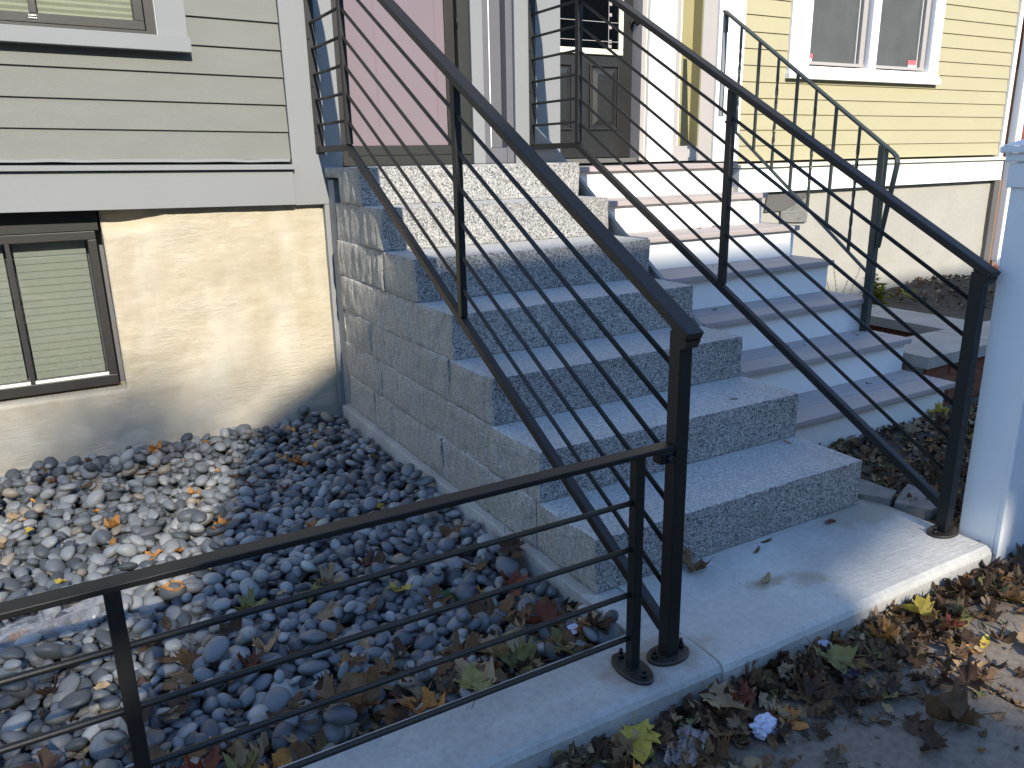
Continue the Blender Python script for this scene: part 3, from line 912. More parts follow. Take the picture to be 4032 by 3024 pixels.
# brown brick wall beyond the corner
nb = thing('neighbour_house', 'dark brick and brown trim house sliver beyond the white downspout', 'house', (7.5, 2.6, 0))
box_part('wall', 'brick', nb, 6.45, 12, 2.55, 9, -0.3, 6, 0)
box_part('window_sill', 'beige', nb, 6.45, 7.5, 2.50, 2.56, 1.95, 2.04)
box_part('trim_board', 'wood', nb, 6.40, 6.45, 2.50, 2.62, 0.2, 1.94)

# ------------------------------------------------------------------ white wooden stairs
wst = thing('white_stairs', 'white wooden stairs with pinkish grey treads up to the black door', 'stairs', (1.9, 1.2, 0))
for i in range(7):                     # 0 = top
    z = 0.17 + (6 - i) * 0.175
    y = 0.437 + (6 - i) * 0.257
    yb = y + 0.30 if i else 2.43
    half = y + 0.135
    MB().box(1.30, 2.50 - 0.004 * rnd.random(), y, half - 0.002, z - 0.028, z, 0.004).build('tread_board', 'tread', wst)
    MB().box(1.30, 2.50 - 0.004 * rnd.random(), half + 0.002, yb, z - 0.028, z, 0.004).build('tread_board', 'tread', wst)
    MB().box(1.30, 2.455, y + 0.028, y + 0.05, (z - 0.175) if i < 6 else -0.12, z - 0.030, 0.001).build('riser', 'white_dirty', wst)
    if i < 6:
        MB().box(2.458, 2.482, y + 0.030, y + 0.052 + 0.25, z - 0.175, z - 0.030, 0.001).build('side_board', 'white', wst)
        MB().box(2.42, 2.455, y + 0.052, y + 0.25, z - 0.175, z - 0.031).build('side_post', 'beige', wst)
st = MB()
zl = lambda y: 1.197 - 0.655 * (1.991 - y)
st.prism([(1.268, 0.40, zl(0.40)), (1.268, 2.41, zl(2.40)), (1.268, 2.41, zl(2.40) - 0.42), (1.268, 0.40, -0.1)], (0.022, 0, 0))
st.build('stringer', 'trim', wst)

# ------------------------------------------------------------------ old iron handrail on the right side of the white stairs
ir = thing('iron_handrail', 'old green black iron handrail with twisted balusters beside the yellow house', 'handrail', (2.45, 1.4, 0.35))
XI = 2.45
zt = lambda y: 1.265 + (2.096 - 1.265) * (y - 0.887) / (2.107 - 0.887)
zb2 = lambda y: 0.654 + (1.445 - 0.654) * (y - 0.958) / (2.029 - 0.958)
def rail_strip(pts, w, h, name):
    mb = MB()
    for a, b in zip(pts, pts[1:]):
        mb.bar(a, b, w, h, 0.002, up=(0, -1, 0.6) if abs(a[2] - b[2]) > abs(a[1] - b[1]) else (0, 0, 1))
    return mb.build(name, 'green_iron', ir)
rail_strip([(XI, 2.115, zt(2.115)), (XI, 0.885, zt(0.885))], 0.034, 0.012, 'top_rail')
hook = [(XI, 0.885, zt(0.885)), (XI, 0.866, zt(0.885) - 0.018), (XI, 0.858, zt(0.885) - 0.05), (XI, 0.918, 0.79)]
rail_strip(hook, 0.034, 0.010, 'rail_end')
rail_strip([(XI, 2.06, zb2(2.06)), (XI, 0.955, zb2(0.955))], 0.022, 0.010, 'bottom_rail')
MB().box(XI - 0.016, XI + 0.016, 2.10, 2.112, zt(2.11) - 0.60, zt(2.11) + 0.002, 0.002).build('wall_post', 'trim', ir)
br = MB().box(XI - 0.016, XI + 0.016, 2.094, 2.10, zt(2.1) - 0.11, zt(2.1) + 0.004, 0.002)
br.tube((XI, 2.095, zt(2.1) - 0.085), (XI, 2.089, zt(2.1) - 0.085), 0.008, 8)
br.build('bracket', 'green_iron', ir)
MB().box(XI - 0.019, XI + 0.019, 0.925, 0.963, 0.345, zt(0.944), 0.003).build('post', 'green_iron', ir)
yy = [1.969, 1.818, 1.669, 1.524, 1.389, 1.250, 1.094]
for i, y in enumerate(yy):
    mb = MB()
    z0, z1 = zb2(y), zt(y) - 0.004
    if i % 2 == 0:
        n = 26
        for k in range(n):
            a0 = k * math.pi / 8 if 0.18 * n < k else 0.18 * n * math.pi / 8
            # a square bar twisted along its length
            zA, zB = z0 + (z1 - z0) * k / n, z0 + (z1 - z0) * (k + 1) / n
            tw = lambda t: 0.0 if t < 0.15 else (t - 0.15) * 14 if t < 0.85 else 0.7 * 14
            A, B = [], []
            for q in range(4):
                for zz, L, t in ((zA, A, k / n), (zB, B, (k + 1) / n)):
                    an = tw(t) + q * math.pi / 2 + math.pi / 4
                    L.append((XI + 0.0092 * math.cos(an), y + 0.0092 * math.sin(an), zz))
            mb.hexa(A + B)
    else:
        mb.box(XI - 0.0068, XI + 0.0068, y - 0.0068, y + 0.0068, z0, z1)
    mb.build('baluster', 'green_iron', ir)

# ------------------------------------------------------------------ black stair railings
zbar = lambda y: 1.335 + 0.558 * (y - 1.93)
def railing(x, yn, label, znudge=0.0):
    r = thing('stair_railing', label, 'railing', (x, yn, 0))
    ytop = 1.93
    yend = 2.392
    hb = lambda y: (zbar(y) if y < ytop else 1.335) + znudge
    np_ = MB().box(x - 0.0195, x + 0.0195, yn - 0.0195, yn + 0.0195, 0.007, zbar(yn) + 0.815, 0.0025).build('newel_post', 'metal', r)
    pl = MB().disc((x, yn, 0.0005), 0.064, 0.043, 0.009).build('base_plate', 'metal_worn', r)
    for s in (-1, 1):
        bo = MB().tube((x + s * 0.045, yn + 0.002, 0.009), (x + s * 0.045, yn + 0.002, 0.021), 0.0095, 6)
        bo.tube((x + s * 0.045, yn + 0.002, 0.021), (x + s * 0.045, yn + 0.002, 0.035), 0.005, 8)
        bo.build('anchor_bolt', 'metal', pl)
    # handrail: sloping flat tube with an eased end, then level to the wall
    y0 = yn - 0.045
    h0 = 0.832
    hr = MB()
    hr.bar((x, y0, hb(y0) + h0), (x, ytop, hb(ytop) + h0), 0.050, 0.024, 0.003)
    hr.bar((x, ytop - 0.008, 1.335 + znudge + h0), (x, yend, 1.335 + znudge + h0), 0.050, 0.024, 0.003)
    hr.prism([(x - 0.021, y0 + 0.002, hb(y0) + h0 - 0.010), (x - 0.021, y0 + 0.012, hb(y0) + h0 - 0.028), (x - 0.021, y0 + 0.026, hb(y0) + h0 - 0.033), (x - 0.021, y0 + 0.06, hb(y0) + h0 + 0.016)], (0.042, 0, 0))
    hr.build('handrail', 'metal', r)
    bb = MB()
    bb.bar((x, yn + 0.02, hb(yn + 0.02)), (x, ytop + 0.004, 1.335 + znudge), 0.027, 0.030, 0.0025)
    bb.build('bottom_rail', 'metal', r)
    MB().bar((x, ytop + 0.006, 1.335 + znudge), (x, yend, 1.335 + znudge), 0.027, 0.030, 0.0025).build('bottom_rail', 'metal', r)
    for yp in (0.815,):
        MB().box(x - 0.013, x + 0.013, yp - 0.016, yp + 0.016, hb(yp) + 0.014, hb(yp) + h0 - 0.013, 0.002).build('middle_post', 'metal', r)
    MB().box(x - 0.013, x + 0.013, ytop - 0.016, ytop + 0.016, 1.335 + znudge + 0.014, 1.335 + znudge + h0 - 0.012, 0.002).build('upper_post', 'metal', r)
    for k in range(1, 7):
        dz = 0.1185 * k
        m1 = MB().tube((x, yn + 0.015, hb(yn + 0.015) + dz), (x, ytop, 1.335 + znudge + dz), 0.007, 10)
        m1.build('rod', 'metal', r)
        MB().tube((x, ytop + 0.010, 1.335 + znudge + dz), (x, yend, 1.335 + znudge + dz), 0.007, 10).build('rod', 'metal', r)
    wb = MB().box(x - 0.022, x + 0.022, yend, yend + 0.0045, 1.315 + znudge, 2.21, 0.001).build('wall_bar', 'metal', r)
    for zz in (1.42, 1.64, 1.86, 2.08):
        MB().tube((x - 0.013, yend + 0.0, zz), (x - 0.013, yend - 0.007, zz), 0.007, 6).build('bolt', 'metal', wb)
    return r
railing(-0.013, -0.345, 'black metal stair railing on the left of the granite stairs, joined to the low fence')
railing(1.258, -0.302, 'black metal stair railing between the granite stairs and the white wooden stairs')

# ------------------------------------------------------------------ low fence on the kerb
fn = thing('low_fence', 'low black metal fence with four thin rods along the pebble bed', 'fence', (-0.7, -0.344, 0))
yf_ = -0.344
fn_top = 0.603
MB().box(-3.0, -0.034, yf_ - 0.020, yf_ + 0.020, fn_top - 0.013, fn_top, 0.002).build('top_rail', 'metal', fn)
for xp in (-0.132, -1.262, -2.40):
    p = MB().box(xp - 0.0135, xp + 0.0135, yf_ - 0.0135, yf_ + 0.0135, 0.007, fn_top - 0.014, 0.002).build('post', 'metal', fn)
    b2 = MB().disc((xp, yf_, 0.0005), 0.040, 0.072, 0.009, 28, 0.0).build('base_plate', 'metal_worn', fn)
    for s in (-1, 1):
        bo = MB().tube((xp, yf_ + s * 0.048, 0.009), (xp, yf_ + s * 0.048, 0.021), 0.0095, 6)
        bo.tube((xp, yf_ + s * 0.048, 0.021), (xp, yf_ + s * 0.048, 0.034), 0.005, 8)
        bo.build('anchor_bolt', 'metal', b2)
for k, zz in enumerate((0.100, 0.224, 0.349, 0.473)):
    MB().tube((-3.0, yf_, zz), (-0.132, yf_, zz), 0.007, 10).build('rod', 'metal', fn)
bk = MB().box(-0.075, -0.034, yf_ - 0.017, yf_ + 0.017, fn_top - 0.045, fn_top - 0.0135, 0.004)
bk.build('end_bracket', 'metal', fn)
MB().tube((-0.048, yf_ - 0.015, fn_top - 0.032), (-0.048, yf_ - 0.028, fn_top - 0.032), 0.010, 6).build('bolt', 'metal', fn)

# ------------------------------------------------------------------ white pier at the right end
pr = thing('white_pier', 'square white vinyl pier with a moulded cap beside the right stair railing', 'pier', (1.45, -0.38, -0.1))
MB().box(1.322, 1.56, -0.455, -0.318, -0.10, 1.235, 0.004).build('shaft', 'pier', pr)
cp = MB()
cp.box(1.312, 1.57, -0.465, -0.308, 1.16, 1.235, 0.004)
cp.box(1.304, 1.58, -0.475, -0.298, 1.236, 1.262, 0.005)
cp.box(1.292, 1.592, -0.487, -0.286, 1.263, 1.283, 0.004)
cp.hexa([(1.292, -0.487, 1.284), (1.592, -0.487, 1.284), (1.592, -0.286, 1.284), (1.292, -0.286, 1.284), (1.39, -0.41, 1.32), (1.50, -0.41, 1.32), (1.50, -0.36, 1.32), (1.39, -0.36, 1.32)])
cp.build('cap', 'pier', pr)
MB().box(1.3215, 1.344, -0.458, -0.440, -0.10, 1.155, 0.003).build('corner_trim', 'pier', pr)

# ------------------------------------------------------------------ brick planter and edging stones
pw = thing('brick_planter', 'low brick planter wall with weathered stone coping beside the white stairs', 'planter', (3.2, 1.0, -0.1))
MB().box(2.56, 4.6, 0.655, 0.94, -0.2, 0.188).build('wall_core', 'mortar', pw)
MB().box(3.29, 3.55, 0.99, 2.42, -0.2, 0.188).build('wall_core', 'mortar', pw)
me_b = None
def brick(x0, y0, z0, lx, ly, lz):
    MB().box(x0, x0 + lx, y0, y0 + ly, z0, z0 + lz, 0.004).build('brick', 'brick', pw)
for c in range(5):
    z = -0.17 + c * 0.072
    x = 2.565 - (0.105 if c % 2 else 0)
    while x < 4.5:
        a = max(x, 2.565)
        brick(a, 0.640 + rnd.uniform(-0.003, 0.003), z, min(x + 0.2, 4.59) - a, 0.05, 0.061)
        x += 0.211
    y = 0.995
    while y < 2.2:
        brick(3.275 + rnd.uniform(-0.003, 0.003), y, z, 0.05, 0.2, 0.061)
        y += 0.211
def stone(name, pts, z0, z1, mat, parent, seed, cuts=3, amp=0.008):
    mb = MB().prism([(p[0], p[1], z0) for p in pts], (0, 0, z1 - z0))
    roughen(mb, cuts, amp, 7, seed)
    return mb.build(name, mat, parent)
x = 2.535
for L in (0.62, 0.70, 0.72):
    stone('coping_stone', [(x, 0.615), (x + L - 0.008, 0.615), (x + L - 0.008, 0.972), (x, 0.972)], 0.19, 0.252, 'coping', pw, x, 3, 0.004)
    x += L
y = 0.978
for L in (0.7, 0.72):
    stone('coping_stone', [(3.25, y), (3.60, y), (3.60, y + L - 0.008), (3.25, y + L - 0.008)], 0.19, 0.250, 'coping', pw, y + 3, 3, 0.004)
    y += L
es_lab = ['flat grey edging stone beside the lowest granite step', 'flat grey edging stone tucked behind the right newel post']
for k, pts in enumerate(([(1.222, 0.10), (1.30, -0.07), (1.40, -0.02), (1.36, 0.20), (1.26, 0.24)], [(1.305, -0.08), (1.34, -0.20), (1.48, -0.16), (1.50, 0.0), (1.41, -0.03)])):
    o = stone('edging_stone', pts, -0.10, 0.022, 'stone', None, k * 5 + 2.0, 4, 0.012)
    tag(o, es_lab[k], 'stone', 'edging stones by the slab')
o = stone('ledge_stone', [(-0.86, 2.33), (-0.41, 2.30), (-0.40, 2.45), (-0.87, 2.45)], -0.30, -0.098, 'stone', None, 9.0, 5, 0.02)
tag(o, 'rough dark stone jutting from the foot of the cream foundation', 'stone')

# soil beds
def bed(name, x0, x1, y0, y1, zf, mat, n=40, amp=0.01):
    mb = MB()
    vv = {}
    for i in range(n + 1):
        for j in range(n + 1):
            x, y = x0 + (x1 - x0) * i / n, y0 + (y1 - y0) * j / n
            vv[i, j] = mb.bm.verts.new((x, y, zf(x, y) + amp * noise.noise(Vector((x * 9, y * 9, 0)))))
    for i in range(n):
        for j in range(n):
            mb.bm.faces.new((vv[i, j], vv[i + 1, j], vv[i + 1, j + 1], vv[i, j + 1])).smooth = True
    o = mb.build(name, mat)
    o['kind'] = 'structure'
    return o
gz = lambda x, y: -0.075 - 0.028 * max(0, min(1, (y + 0.2) / 2.6))        # top of the pebble layer
bed('soil_bed', -3.2, -0.03, -0.22, 2.45, lambda x, y: gz(x, y) - 0.05, 'soil')
mz = lambda x, y: -0.005 - 0.05 * max(0, (0.1 - y)) + 0.012 * noise.noise(Vector((x * 3, y * 3, 5)))
bed('mulch_bed', 1.294, 6.4, -0.45, 0.56, mz, 'soil', 50, 0.012)
bed('planter_soil', 2.5, 6.6, 0.56, 2.5, lambda x, y: (-0.06 if x < 3.3 else 0.12 + 0.12 * math.exp(-((x - 5.2) ** 2 + (y - 2.0) ** 2) / 0.25)), 'soil', 40, 0.015)

# ------------------------------------------------------------------ leaves
def maple_outline():
    # half of a five lobed blade, stem at the origin, tip along +y
    h = [(0.0, 0.0), (0.10, -0.05), (0.30, -0.12), (0.27, 0.02), (0.40, 0.08), (0.33, 0.14), (0.52, 0.34), (0.42, 0.36), (0.45, 0.47), (0.33, 0.43), (0.22, 0.42), (0.22, 0.58), (0.27, 0.66), (0.16, 0.70), (0.12, 0.82), (0.0, 1.0)]
    return h
def leaf_mesh(kind, seed, curl):
    r = random.Random(seed)
    if kind == 'maple':
        h = [(x * (1 + r.uniform(-0.12, 0.12)), y + r.uniform(-0.02, 0.02)) for x, y in maple_outline()]
        h[0] = (0, 0)
        h[-1] = (0, 1.0)
        l = [(-x * (1 + r.uniform(-0.1, 0.1)), y) for x, y in h[1:-1]][::-1]
        out = h + l
        ctr = (0.0, 0.30)
        k = 0.095
    else:
        out = []
        for i in range(16):
            a = 2 * math.pi * i / 16
            w = 0.24 if kind == 'oval' else 0.15
            out.append((w * math.sin(a) * (1 + r.uniform(-0.1, 0.1)), 0.5 - 0.5 * math.cos(a)))
        ctr = (0.0, 0.5)
        k = 0.06 if kind == 'oval' else 0.05
    a0, b0 = r.uniform(0, 6.28), r.uniform(0, 6.28)
    fold = r.uniform(0.2, 1.0) * curl
    def zz(x, y):
        d = math.hypot(x - ctr[0], y - ctr[1])
        th = math.atan2(y - ctr[1], x)
        return curl * (0.55 * d * d * math.sin(2 * th + a0) + 0.35 * d * d) + fold * 0.45 * abs(x) + curl * 0.16 * d * math.sin(5 * th + b0) + curl * 0.25 * (y - 0.4) ** 2
    mb = MB()
    rings = []
    for t in (1.0, 0.72, 0.42):
        ring = []
        for x, y in out:
            X, Y = ctr[0] + (x - ctr[0]) * t, ctr[1] + (y - ctr[1]) * t
            ring.append(mb.bm.verts.new(((X) * k, (Y - 0.4) * k, zz(X, Y) * k)))
        rings.append(ring)
    c = mb.bm.verts.new((ctr[0] * k, (ctr[1] - 0.4) * k, zz(*ctr) * k))
    n = len(out)
    for r0, r1 in zip(rings, rings[1:]):
        for i in range(n):
            j = (i + 1) % n
            mb.bm.faces.new((r0[i], r0[j], r1[j], r1[i])).smooth = True
    for i in range(n):
        mb.bm.faces.new((rings[-1][i], rings[-1][(i + 1) % n], c)).smooth = True
    # stalk
    p0 = Vector((0, -0.4 * k, zz(0, 0) * k))
    p1 = p0 + Vector((r.uniform(-0.2, 0.2), -0.35, r.uniform(-0.02, 0.1))) * k
    p2 = p1 + Vector((r.uniform(-0.2, 0.2), -0.3, r.uniform(-0.05, 0.05))) * k
    if kind == 'maple':
        mb.tube(p0, p1, 0.0011, 4)
        mb.tube(p1, p2, 0.0010, 4)
    me = bpy.data.meshes.new('leaf')
    zmin = min(v.co.z for v in mb.bm.verts)
    bmesh.ops.translate(mb.bm, verts=mb.bm.verts, vec=(0, 0, -zmin * 0.8))
    mb.bm.to_mesh(me)
    mb.bm.free()
    return me
LEAFM = {}
def leaf_me(kind, v, col):
    key = (kind, v, col)
    if key not in LEAFM:
        base = (kind, v)
        if base not in LEAFM:
            LEAFM[base] = leaf_mesh(kind, 100 + v * 7 + len(kind), [0.4, 0.8, 1.2, 1.7, 0.6, 1.4, 2.1, 1.0][v])
        me = LEAFM[base].copy()
        me.materials.clear()
        me.materials.append(MT['leaf_' + col])
        LEAFM[key] = me
    return LEAFM[key]
CN = {'brown': 'brown', 'tan': 'pale tan', 'dark': 'dark brown', 'orange': 'orange brown', 'yellow': 'yellow', 'olive': 'olive yellow', 'red': 'reddish brown', 'green': 'green'}
KN = {'maple': 'maple leaf', 'oval': 'oval leaf', 'slim': 'narrow leaf'}
def leaf(kind, v, col, x, y, z, rot, s, tilt, place, label=None, group=True):
    o = bpy.data.objects.new('fallen_leaf', leaf_me(kind, v, col))
    o.location = (x, y, z)
    o.rotation_euler = (tilt[0], tilt[1], rot)
    o.scale = (s, s, s)
    COL.objects.link(o)
    if 'pebbles' in place:
        where = 'on pebbles ' + zone(x, y)
    elif 'sidewalk' in place:
        where = 'on the sidewalk ' + ('under the kerb' if x < 0.05 else 'before the left of the slab' if x < 0.45 else 'before the middle of the slab' if x < 0.85 else 'before the right of the slab' if x < 1.25 else 'by the white pier') + (', farther out' if y < -0.66 else '')
    elif 'mulch' in place:
        where = place + (' near the stair foot' if x < 1.8 else ' in its middle' if x < 2.3 else ' toward the brick planter')
    elif 'treads' in place:
        where = 'on white stair tread %s' % (['one', 'two', 'three', 'four', 'five'][max(0, min(4, round((z - 0.17) / 0.175)))] )
    else:
        where = place
    lab = label or '%s %s %s' % (CN[col], KN[kind], where)
    tag(o, lab, 'leaf', None if label else '%s %ss %s' % (CN[col], KN[kind].replace('leaf', 'lea'), place) if False else (None if label else 'fallen leaves ' + place))
    return o

# ------------------------------------------------------------------ pebbles
def pebble_base(sub):
    bm = bmesh.new()
    bmesh.ops.create_icosphere(bm, subdivisions=sub, radius=1.0)
    vs = np.array([v.co[:] for v in bm.verts])
    fs = np.array([[v.index for v in f.verts] for f in bm.faces])
    bm.free()
    return vs, fs
PV3, PF3 = pebble_base(3)
PV2, PF2 = pebble_base(2)
def lump(vs, seed):
    r = np.random.default_rng(seed)
    a = r.uniform(-1, 1, (3, 3))
    k = 1 + 0.10 * np.sin(vs @ a[0] * 2.1 + r.uniform(0, 6)) + 0.07 * np.sin(vs @ a[1] * 3.0 + r.uniform(0, 6))
    q = vs * k[:, None]
    # flatten a touch: superellipsoid feel
    q[:, 2] = np.sign(q[:, 2]) * np.abs(q[:, 2]) ** 1.12
    return q
camv = Vector(CP)
def inview(x, y, z, m=0.08):
    d = Vector((x, y, z)) - camv
    q = Vector((sum(CR[0][i] * d[i] for i in range(3)), sum(CR[1][i] * d[i] for i in range(3)), sum(CR[2][i] * d[i] for i in range(3))))
    if q.z < 0.1:
        return None
    u, v = 0.7679 * q.x / q.z, 0.7679 * q.y / q.z      # in units of the picture width
    return (u, v, q.z) if abs(u) < 0.5 + m and abs(v) < 0.375 + m else None
# heightmap drop of flat stones
XA, XB, YA, YB = -2.05, -0.045, -0.205, 2.415
RES = 0.008
gxn, gyn = int((XB - XA) / RES) + 1, int((YB - YA) / RES) + 1
HM = np.zeros((gxn, gyn))
gxx, gyy = np.meshgrid(XA + np.arange(gxn) * RES, YA + np.arange(gyn) * RES, indexing='ij')
HM[:] = -0.075 - 0.028 * np.clip((gyy + 0.2) / 2.6, 0, 1) - 0.045
peb = []
def rotm(rz, tx, ty):
    return np.array(Euler((tx, ty, rz)).to_matrix())
area = (XB - XA) * (YB - YA)
def size():
    a = float(np.clip(nrg.lognormal(math.log(0.0268), 0.23), 0.014, 0.044))
    return a, a * nrg.uniform(0.62, 0.95), a * nrg.uniform(0.42, 0.70)
def drop(x, y, layer):
    a, b, c = size()
    rz = nrg.uniform(0, math.pi)
    x = min(max(x, XA + 0.01), XB - b * 0.9)
    y = min(max(y, YA + b * 0.7), YB - 0.004)
    i0, i1 = max(0, int((x - a - XA) / RES)), min(gxn, int((x + a - XA) / RES) + 2)
    j0, j1 = max(0, int((y - a - YA) / RES)), min(gyn, int((y + a - YA) / RES) + 2)
    X, Y = gxx[i0:i1, j0:j1] - x, gyy[i0:i1, j0:j1] - y
    u = (X * math.cos(rz) + Y * math.sin(rz)) / a
    v = (-X * math.sin(rz) + Y * math.cos(rz)) / b
    rr = u * u + v * v
    ins = rr < 0.95
    if ins.sum() < 3:
        return
    h = HM[i0:i1, j0:j1]
    zc = np.sqrt(np.clip(1 - rr, 0, 1)) * c
    # rest where the underside first meets the heap, minus a little settling
    rest = np.percentile((h + zc)[ins], 78)
    if layer and rest - (-0.075 - 0.028 * np.clip((y + 0.2) / 2.6, 0, 1)) > 0.016:
        return
    # tilt to the local slope
    A = np.stack([X[ins], Y[ins], np.ones(ins.sum())], 1)
    co = np.linalg.lstsq(A, h[ins], rcond=None)[0]
    tx = float(np.clip(math.atan(co[1]), -0.4, 0.4)) + nrg.normal(0, 0.10)
    ty = float(np.clip(-math.atan(co[0]), -0.4, 0.4)) + nrg.normal(0, 0.10)
    h[ins] = np.maximum(h[ins], rest + zc[ins])
    peb.append((x, y, rest, a, b, c, rz, tx, ty))
for layer, sp in ((0, 0.037), (1, 0.039), (2, 0.046), (2, 0.055)):
    nxp, nyp = int((XB - XA) / sp), int((YB - YA) / (sp * 0.87))
    pts = [(XA + (i + 0.5 * (j % 2)) * sp + nrg.normal(0, sp * 0.22), YA + j * sp * 0.87 + nrg.normal(0, sp * 0.22)) for i in range(nxp + 1) for j in range(nyp + 1)]
    nrg.shuffle(pts)
    for x, y in pts:
        drop(x, y, layer)
# the 300 largest in the picture are single stones, the rest one mass
sc = []
for i, p in enumerate(peb):
    q = inview(p[0], p[1], p[2], 0.0)
    if q is None:
        continue
    ii, jj = int((p[0] - XA) / RES), int((p[1] - YA) / RES)
    cover = HM[min(ii, gxn - 1), min(jj, gyn - 1)] - (p[2] + p[5])
    if cover > 0.004:
        continue
    sc.append((p[3] * p[4] / q[2] ** 2, i))
sc.sort(reverse=True)
single = {i for _, i in sc[:300]}
PM = {}
def peb_mesh(v, tint):
    if (v, tint) not in PM:
        me = bpy.data.meshes.new('pebble')
        q = lump(PV3, 500 + v)
        me.from_pydata(q.tolist(), [], PF3.tolist())
        me.shade_smooth()
        me.materials.append(MT['peb_' + tint])
        PM[(v, tint)] = me
    return PM[(v, tint)]
TN = {'dark': 'charcoal grey', 'mid': 'blue grey', 'pale': 'pale grey', 'tan': 'tan'}
def zone(x, y):
    if y > 1.2:
        return 'near the foundation' if x < -0.35 else 'by the far side kerb'
    if y > 0.45:
        return 'in the sunny middle' if x < -1.05 else 'in the shaded middle' if x < -0.3 else 'along the side kerb'
    if x < -1.15:
        return 'left of the middle fence post'
    if x < -0.85:
        return 'just right of the middle fence post'
    if x < -0.5:
        return 'behind the fence rods'
    if y > 0.1:
        return 'beside the near side kerb'
    return 'near the fence end post'
PL = {'dark': 'smooth charcoal grey pebble in the pebble bed', 'mid': 'smooth blue grey pebble in the pebble bed', 'pale': 'smooth pale grey pebble in the pebble bed', 'tan': 'smooth tan pebble in the pebble bed'}
V_, F_ = [], []
off = 0
for i, p in enumerate(peb):
    x, y, z, a, b, c, rz, tx, ty = p
    if i in single:
        t = rnd.random()
        tint = 'dark' if t < 0.30 else 'mid' if t < 0.72 else 'pale' if t < 0.96 else 'tan'
        o = bpy.data.objects.new('pebble', peb_mesh(i % 9, tint))
        o.location = (x, y, z)
        o.rotation_euler = (tx, ty, rz)
        o.scale = (a, b, c)
        COL.objects.link(o)
        tag(o, '%s %s pebble %s' % ('large' if a > 0.031 else 'smooth' if a > 0.025 else 'small', TN[tint], zone(x, y)), 'pebble', 'pebbles in the bed behind the low fence')
    else:
        near = inview(x, y, z, 0.03)
        vs, fs = (PV3, PF3) if (near and near[2] < 3.4) else (PV2, PF2)
        q = lump(vs, 500 + i % 23) * np.array([a, b, c])
        q = q @ rotm(rz, tx, ty).T + np.array([x, y, z])
        V_.append(q)
        F_.append(fs + off)
        off += len(q)
me = bpy.data.meshes.new('pebble_bed')
VV, FF = np.concatenate(V_), np.concatenate(F_)
me.vertices.add(len(VV))
me.vertices.foreach_set('co', VV.ravel())
me.loops.add(FF.size)
me.loops.foreach_set('vertex_index', FF.ravel().astype(np.int32))
me.polygons.add(len(FF))
me.polygons.foreach_set('loop_start', np.arange(0, FF.size, 3, dtype=np.int32))
me.polygons.foreach_set('loop_total', np.full(len(FF), 3, dtype=np.int32))
me.update()
me.shade_smooth()
me.materials.append(MT['peb_mass'])
pb = bpy.data.objects.new('pebble_bed', me)
COL.objects.link(pb)
tag(pb, 'bed of smooth grey river pebbles between the fence and the foundation', 'pebbles', kind='stuff')
def top(x, y):
    i, j = int((x - XA) / RES), int((y - YA) / RES)
    i0, i1, j0, j1 = max(0, i - 2), min(gxn, i + 3), max(0, j - 2), min(gyn, j + 3)
    return float(np.percentile(HM[i0:i1, j0:j1], 70)) if i1 > i0 and j1 > j0 else gz(x, y)

# ------------------------------------------------------------------ single leaves
def pick(w):
    t = rnd.random() * sum(w.values())
    for k, v in w.items():
        t -= v
        if t < 0:
            return k
    return k
pp = 'among the grey pebbles'
for _ in range(62):                                        # far, sunny half: small orange bits
    x, y = rnd.uniform(-1.62, -0.12), rnd.uniform(0.75, 2.33)
    leaf(pick({'maple': 4, 'oval': 2, 'slim': 1}), rnd.randrange(8), pick({'orange': 5, 'brown': 3, 'yellow': 1.2, 'red': 1, 'tan': 1}), x, y, top(x, y) + 0.002, rnd.uniform(0, 6.28), rnd.uniform(0.5, 0.85), (rnd.uniform(-0.35, 0.35), rnd.uniform(-0.35, 0.35)), pp)
for _ in range(74):                                        # near half, thick along the fence
    t = rnd.random() ** 1.7
    x, y = rnd.uniform(-1.50, -0.08), -0.18 + t * 0.9
    leaf(pick({'maple': 6, 'oval': 1}), rnd.randrange(8), pick({'brown': 5, 'dark': 3, 'tan': 2, 'orange': 1.2, 'olive': 0.8, 'red': 1.2, 'yellow': 0.4}), x, y, top(x, y) + 0.003, rnd.uniform(0, 6.28), rnd.uniform(0.65, 1.1), (rnd.uniform(-0.4, 0.4), rnd.uniform(-0.4, 0.4)), pp)
for x, y, c in ((-0.62, -0.10, 'tan'), (-0.48, -0.13, 'tan'), (-0.38, -0.03, 'tan'), (-0.33, -0.06, 'tan'), (-0.44, 0.02, 'brown'), (-0.56, -0.03, 'brown'), (-0.27, 0.02, 'brown'), (-0.36, -0.12, 'olive'), (-0.5, -0.16, 'olive'),
                (-0.70, -0.14, 'brown'), (-0.75, -0.05, 'brown'), (-0.83, -0.12, 'brown'), (-0.20, -0.02, 'red'), (-0.15, 0.05, 'brown'), (-0.66, -0.16, 'orange'), (-0.24, 0.15, 'brown'), (-0.31, 0.2, 'dark')):
    leaf('maple', rnd.randrange(8), c, x, y, top(x, y) + 0.006, rnd.uniform(0, 6.28), rnd.uniform(1.0, 1.35), (rnd.uniform(-0.3, 0.3), rnd.uniform(-0.3, 0.3)), pp)
leaf('maple', 0, 'green', -0.32, 0.347, top(-0.32, 0.347) + 0.006, 0.8, 0.8, (0.25, 0.1), pp, 'fresh green maple leaf on dark pebbles below the fence rods', False)
leaf('maple', 1, 'green', -0.06, 1.30, top(-0.06, 1.30) + 0.02, 2.2, 0.85, (0.4, 0.2), pp, 'bright green leaf lying against the side kerb of the stairs', False)
leaf('maple', 2, 'yellow', -0.47, 0.40, top(-0.47, 0.40) + 0.006, 1.8, 0.8, (0.2, 0.2), pp, 'deep yellow curled maple leaf on the shaded pebbles', False)
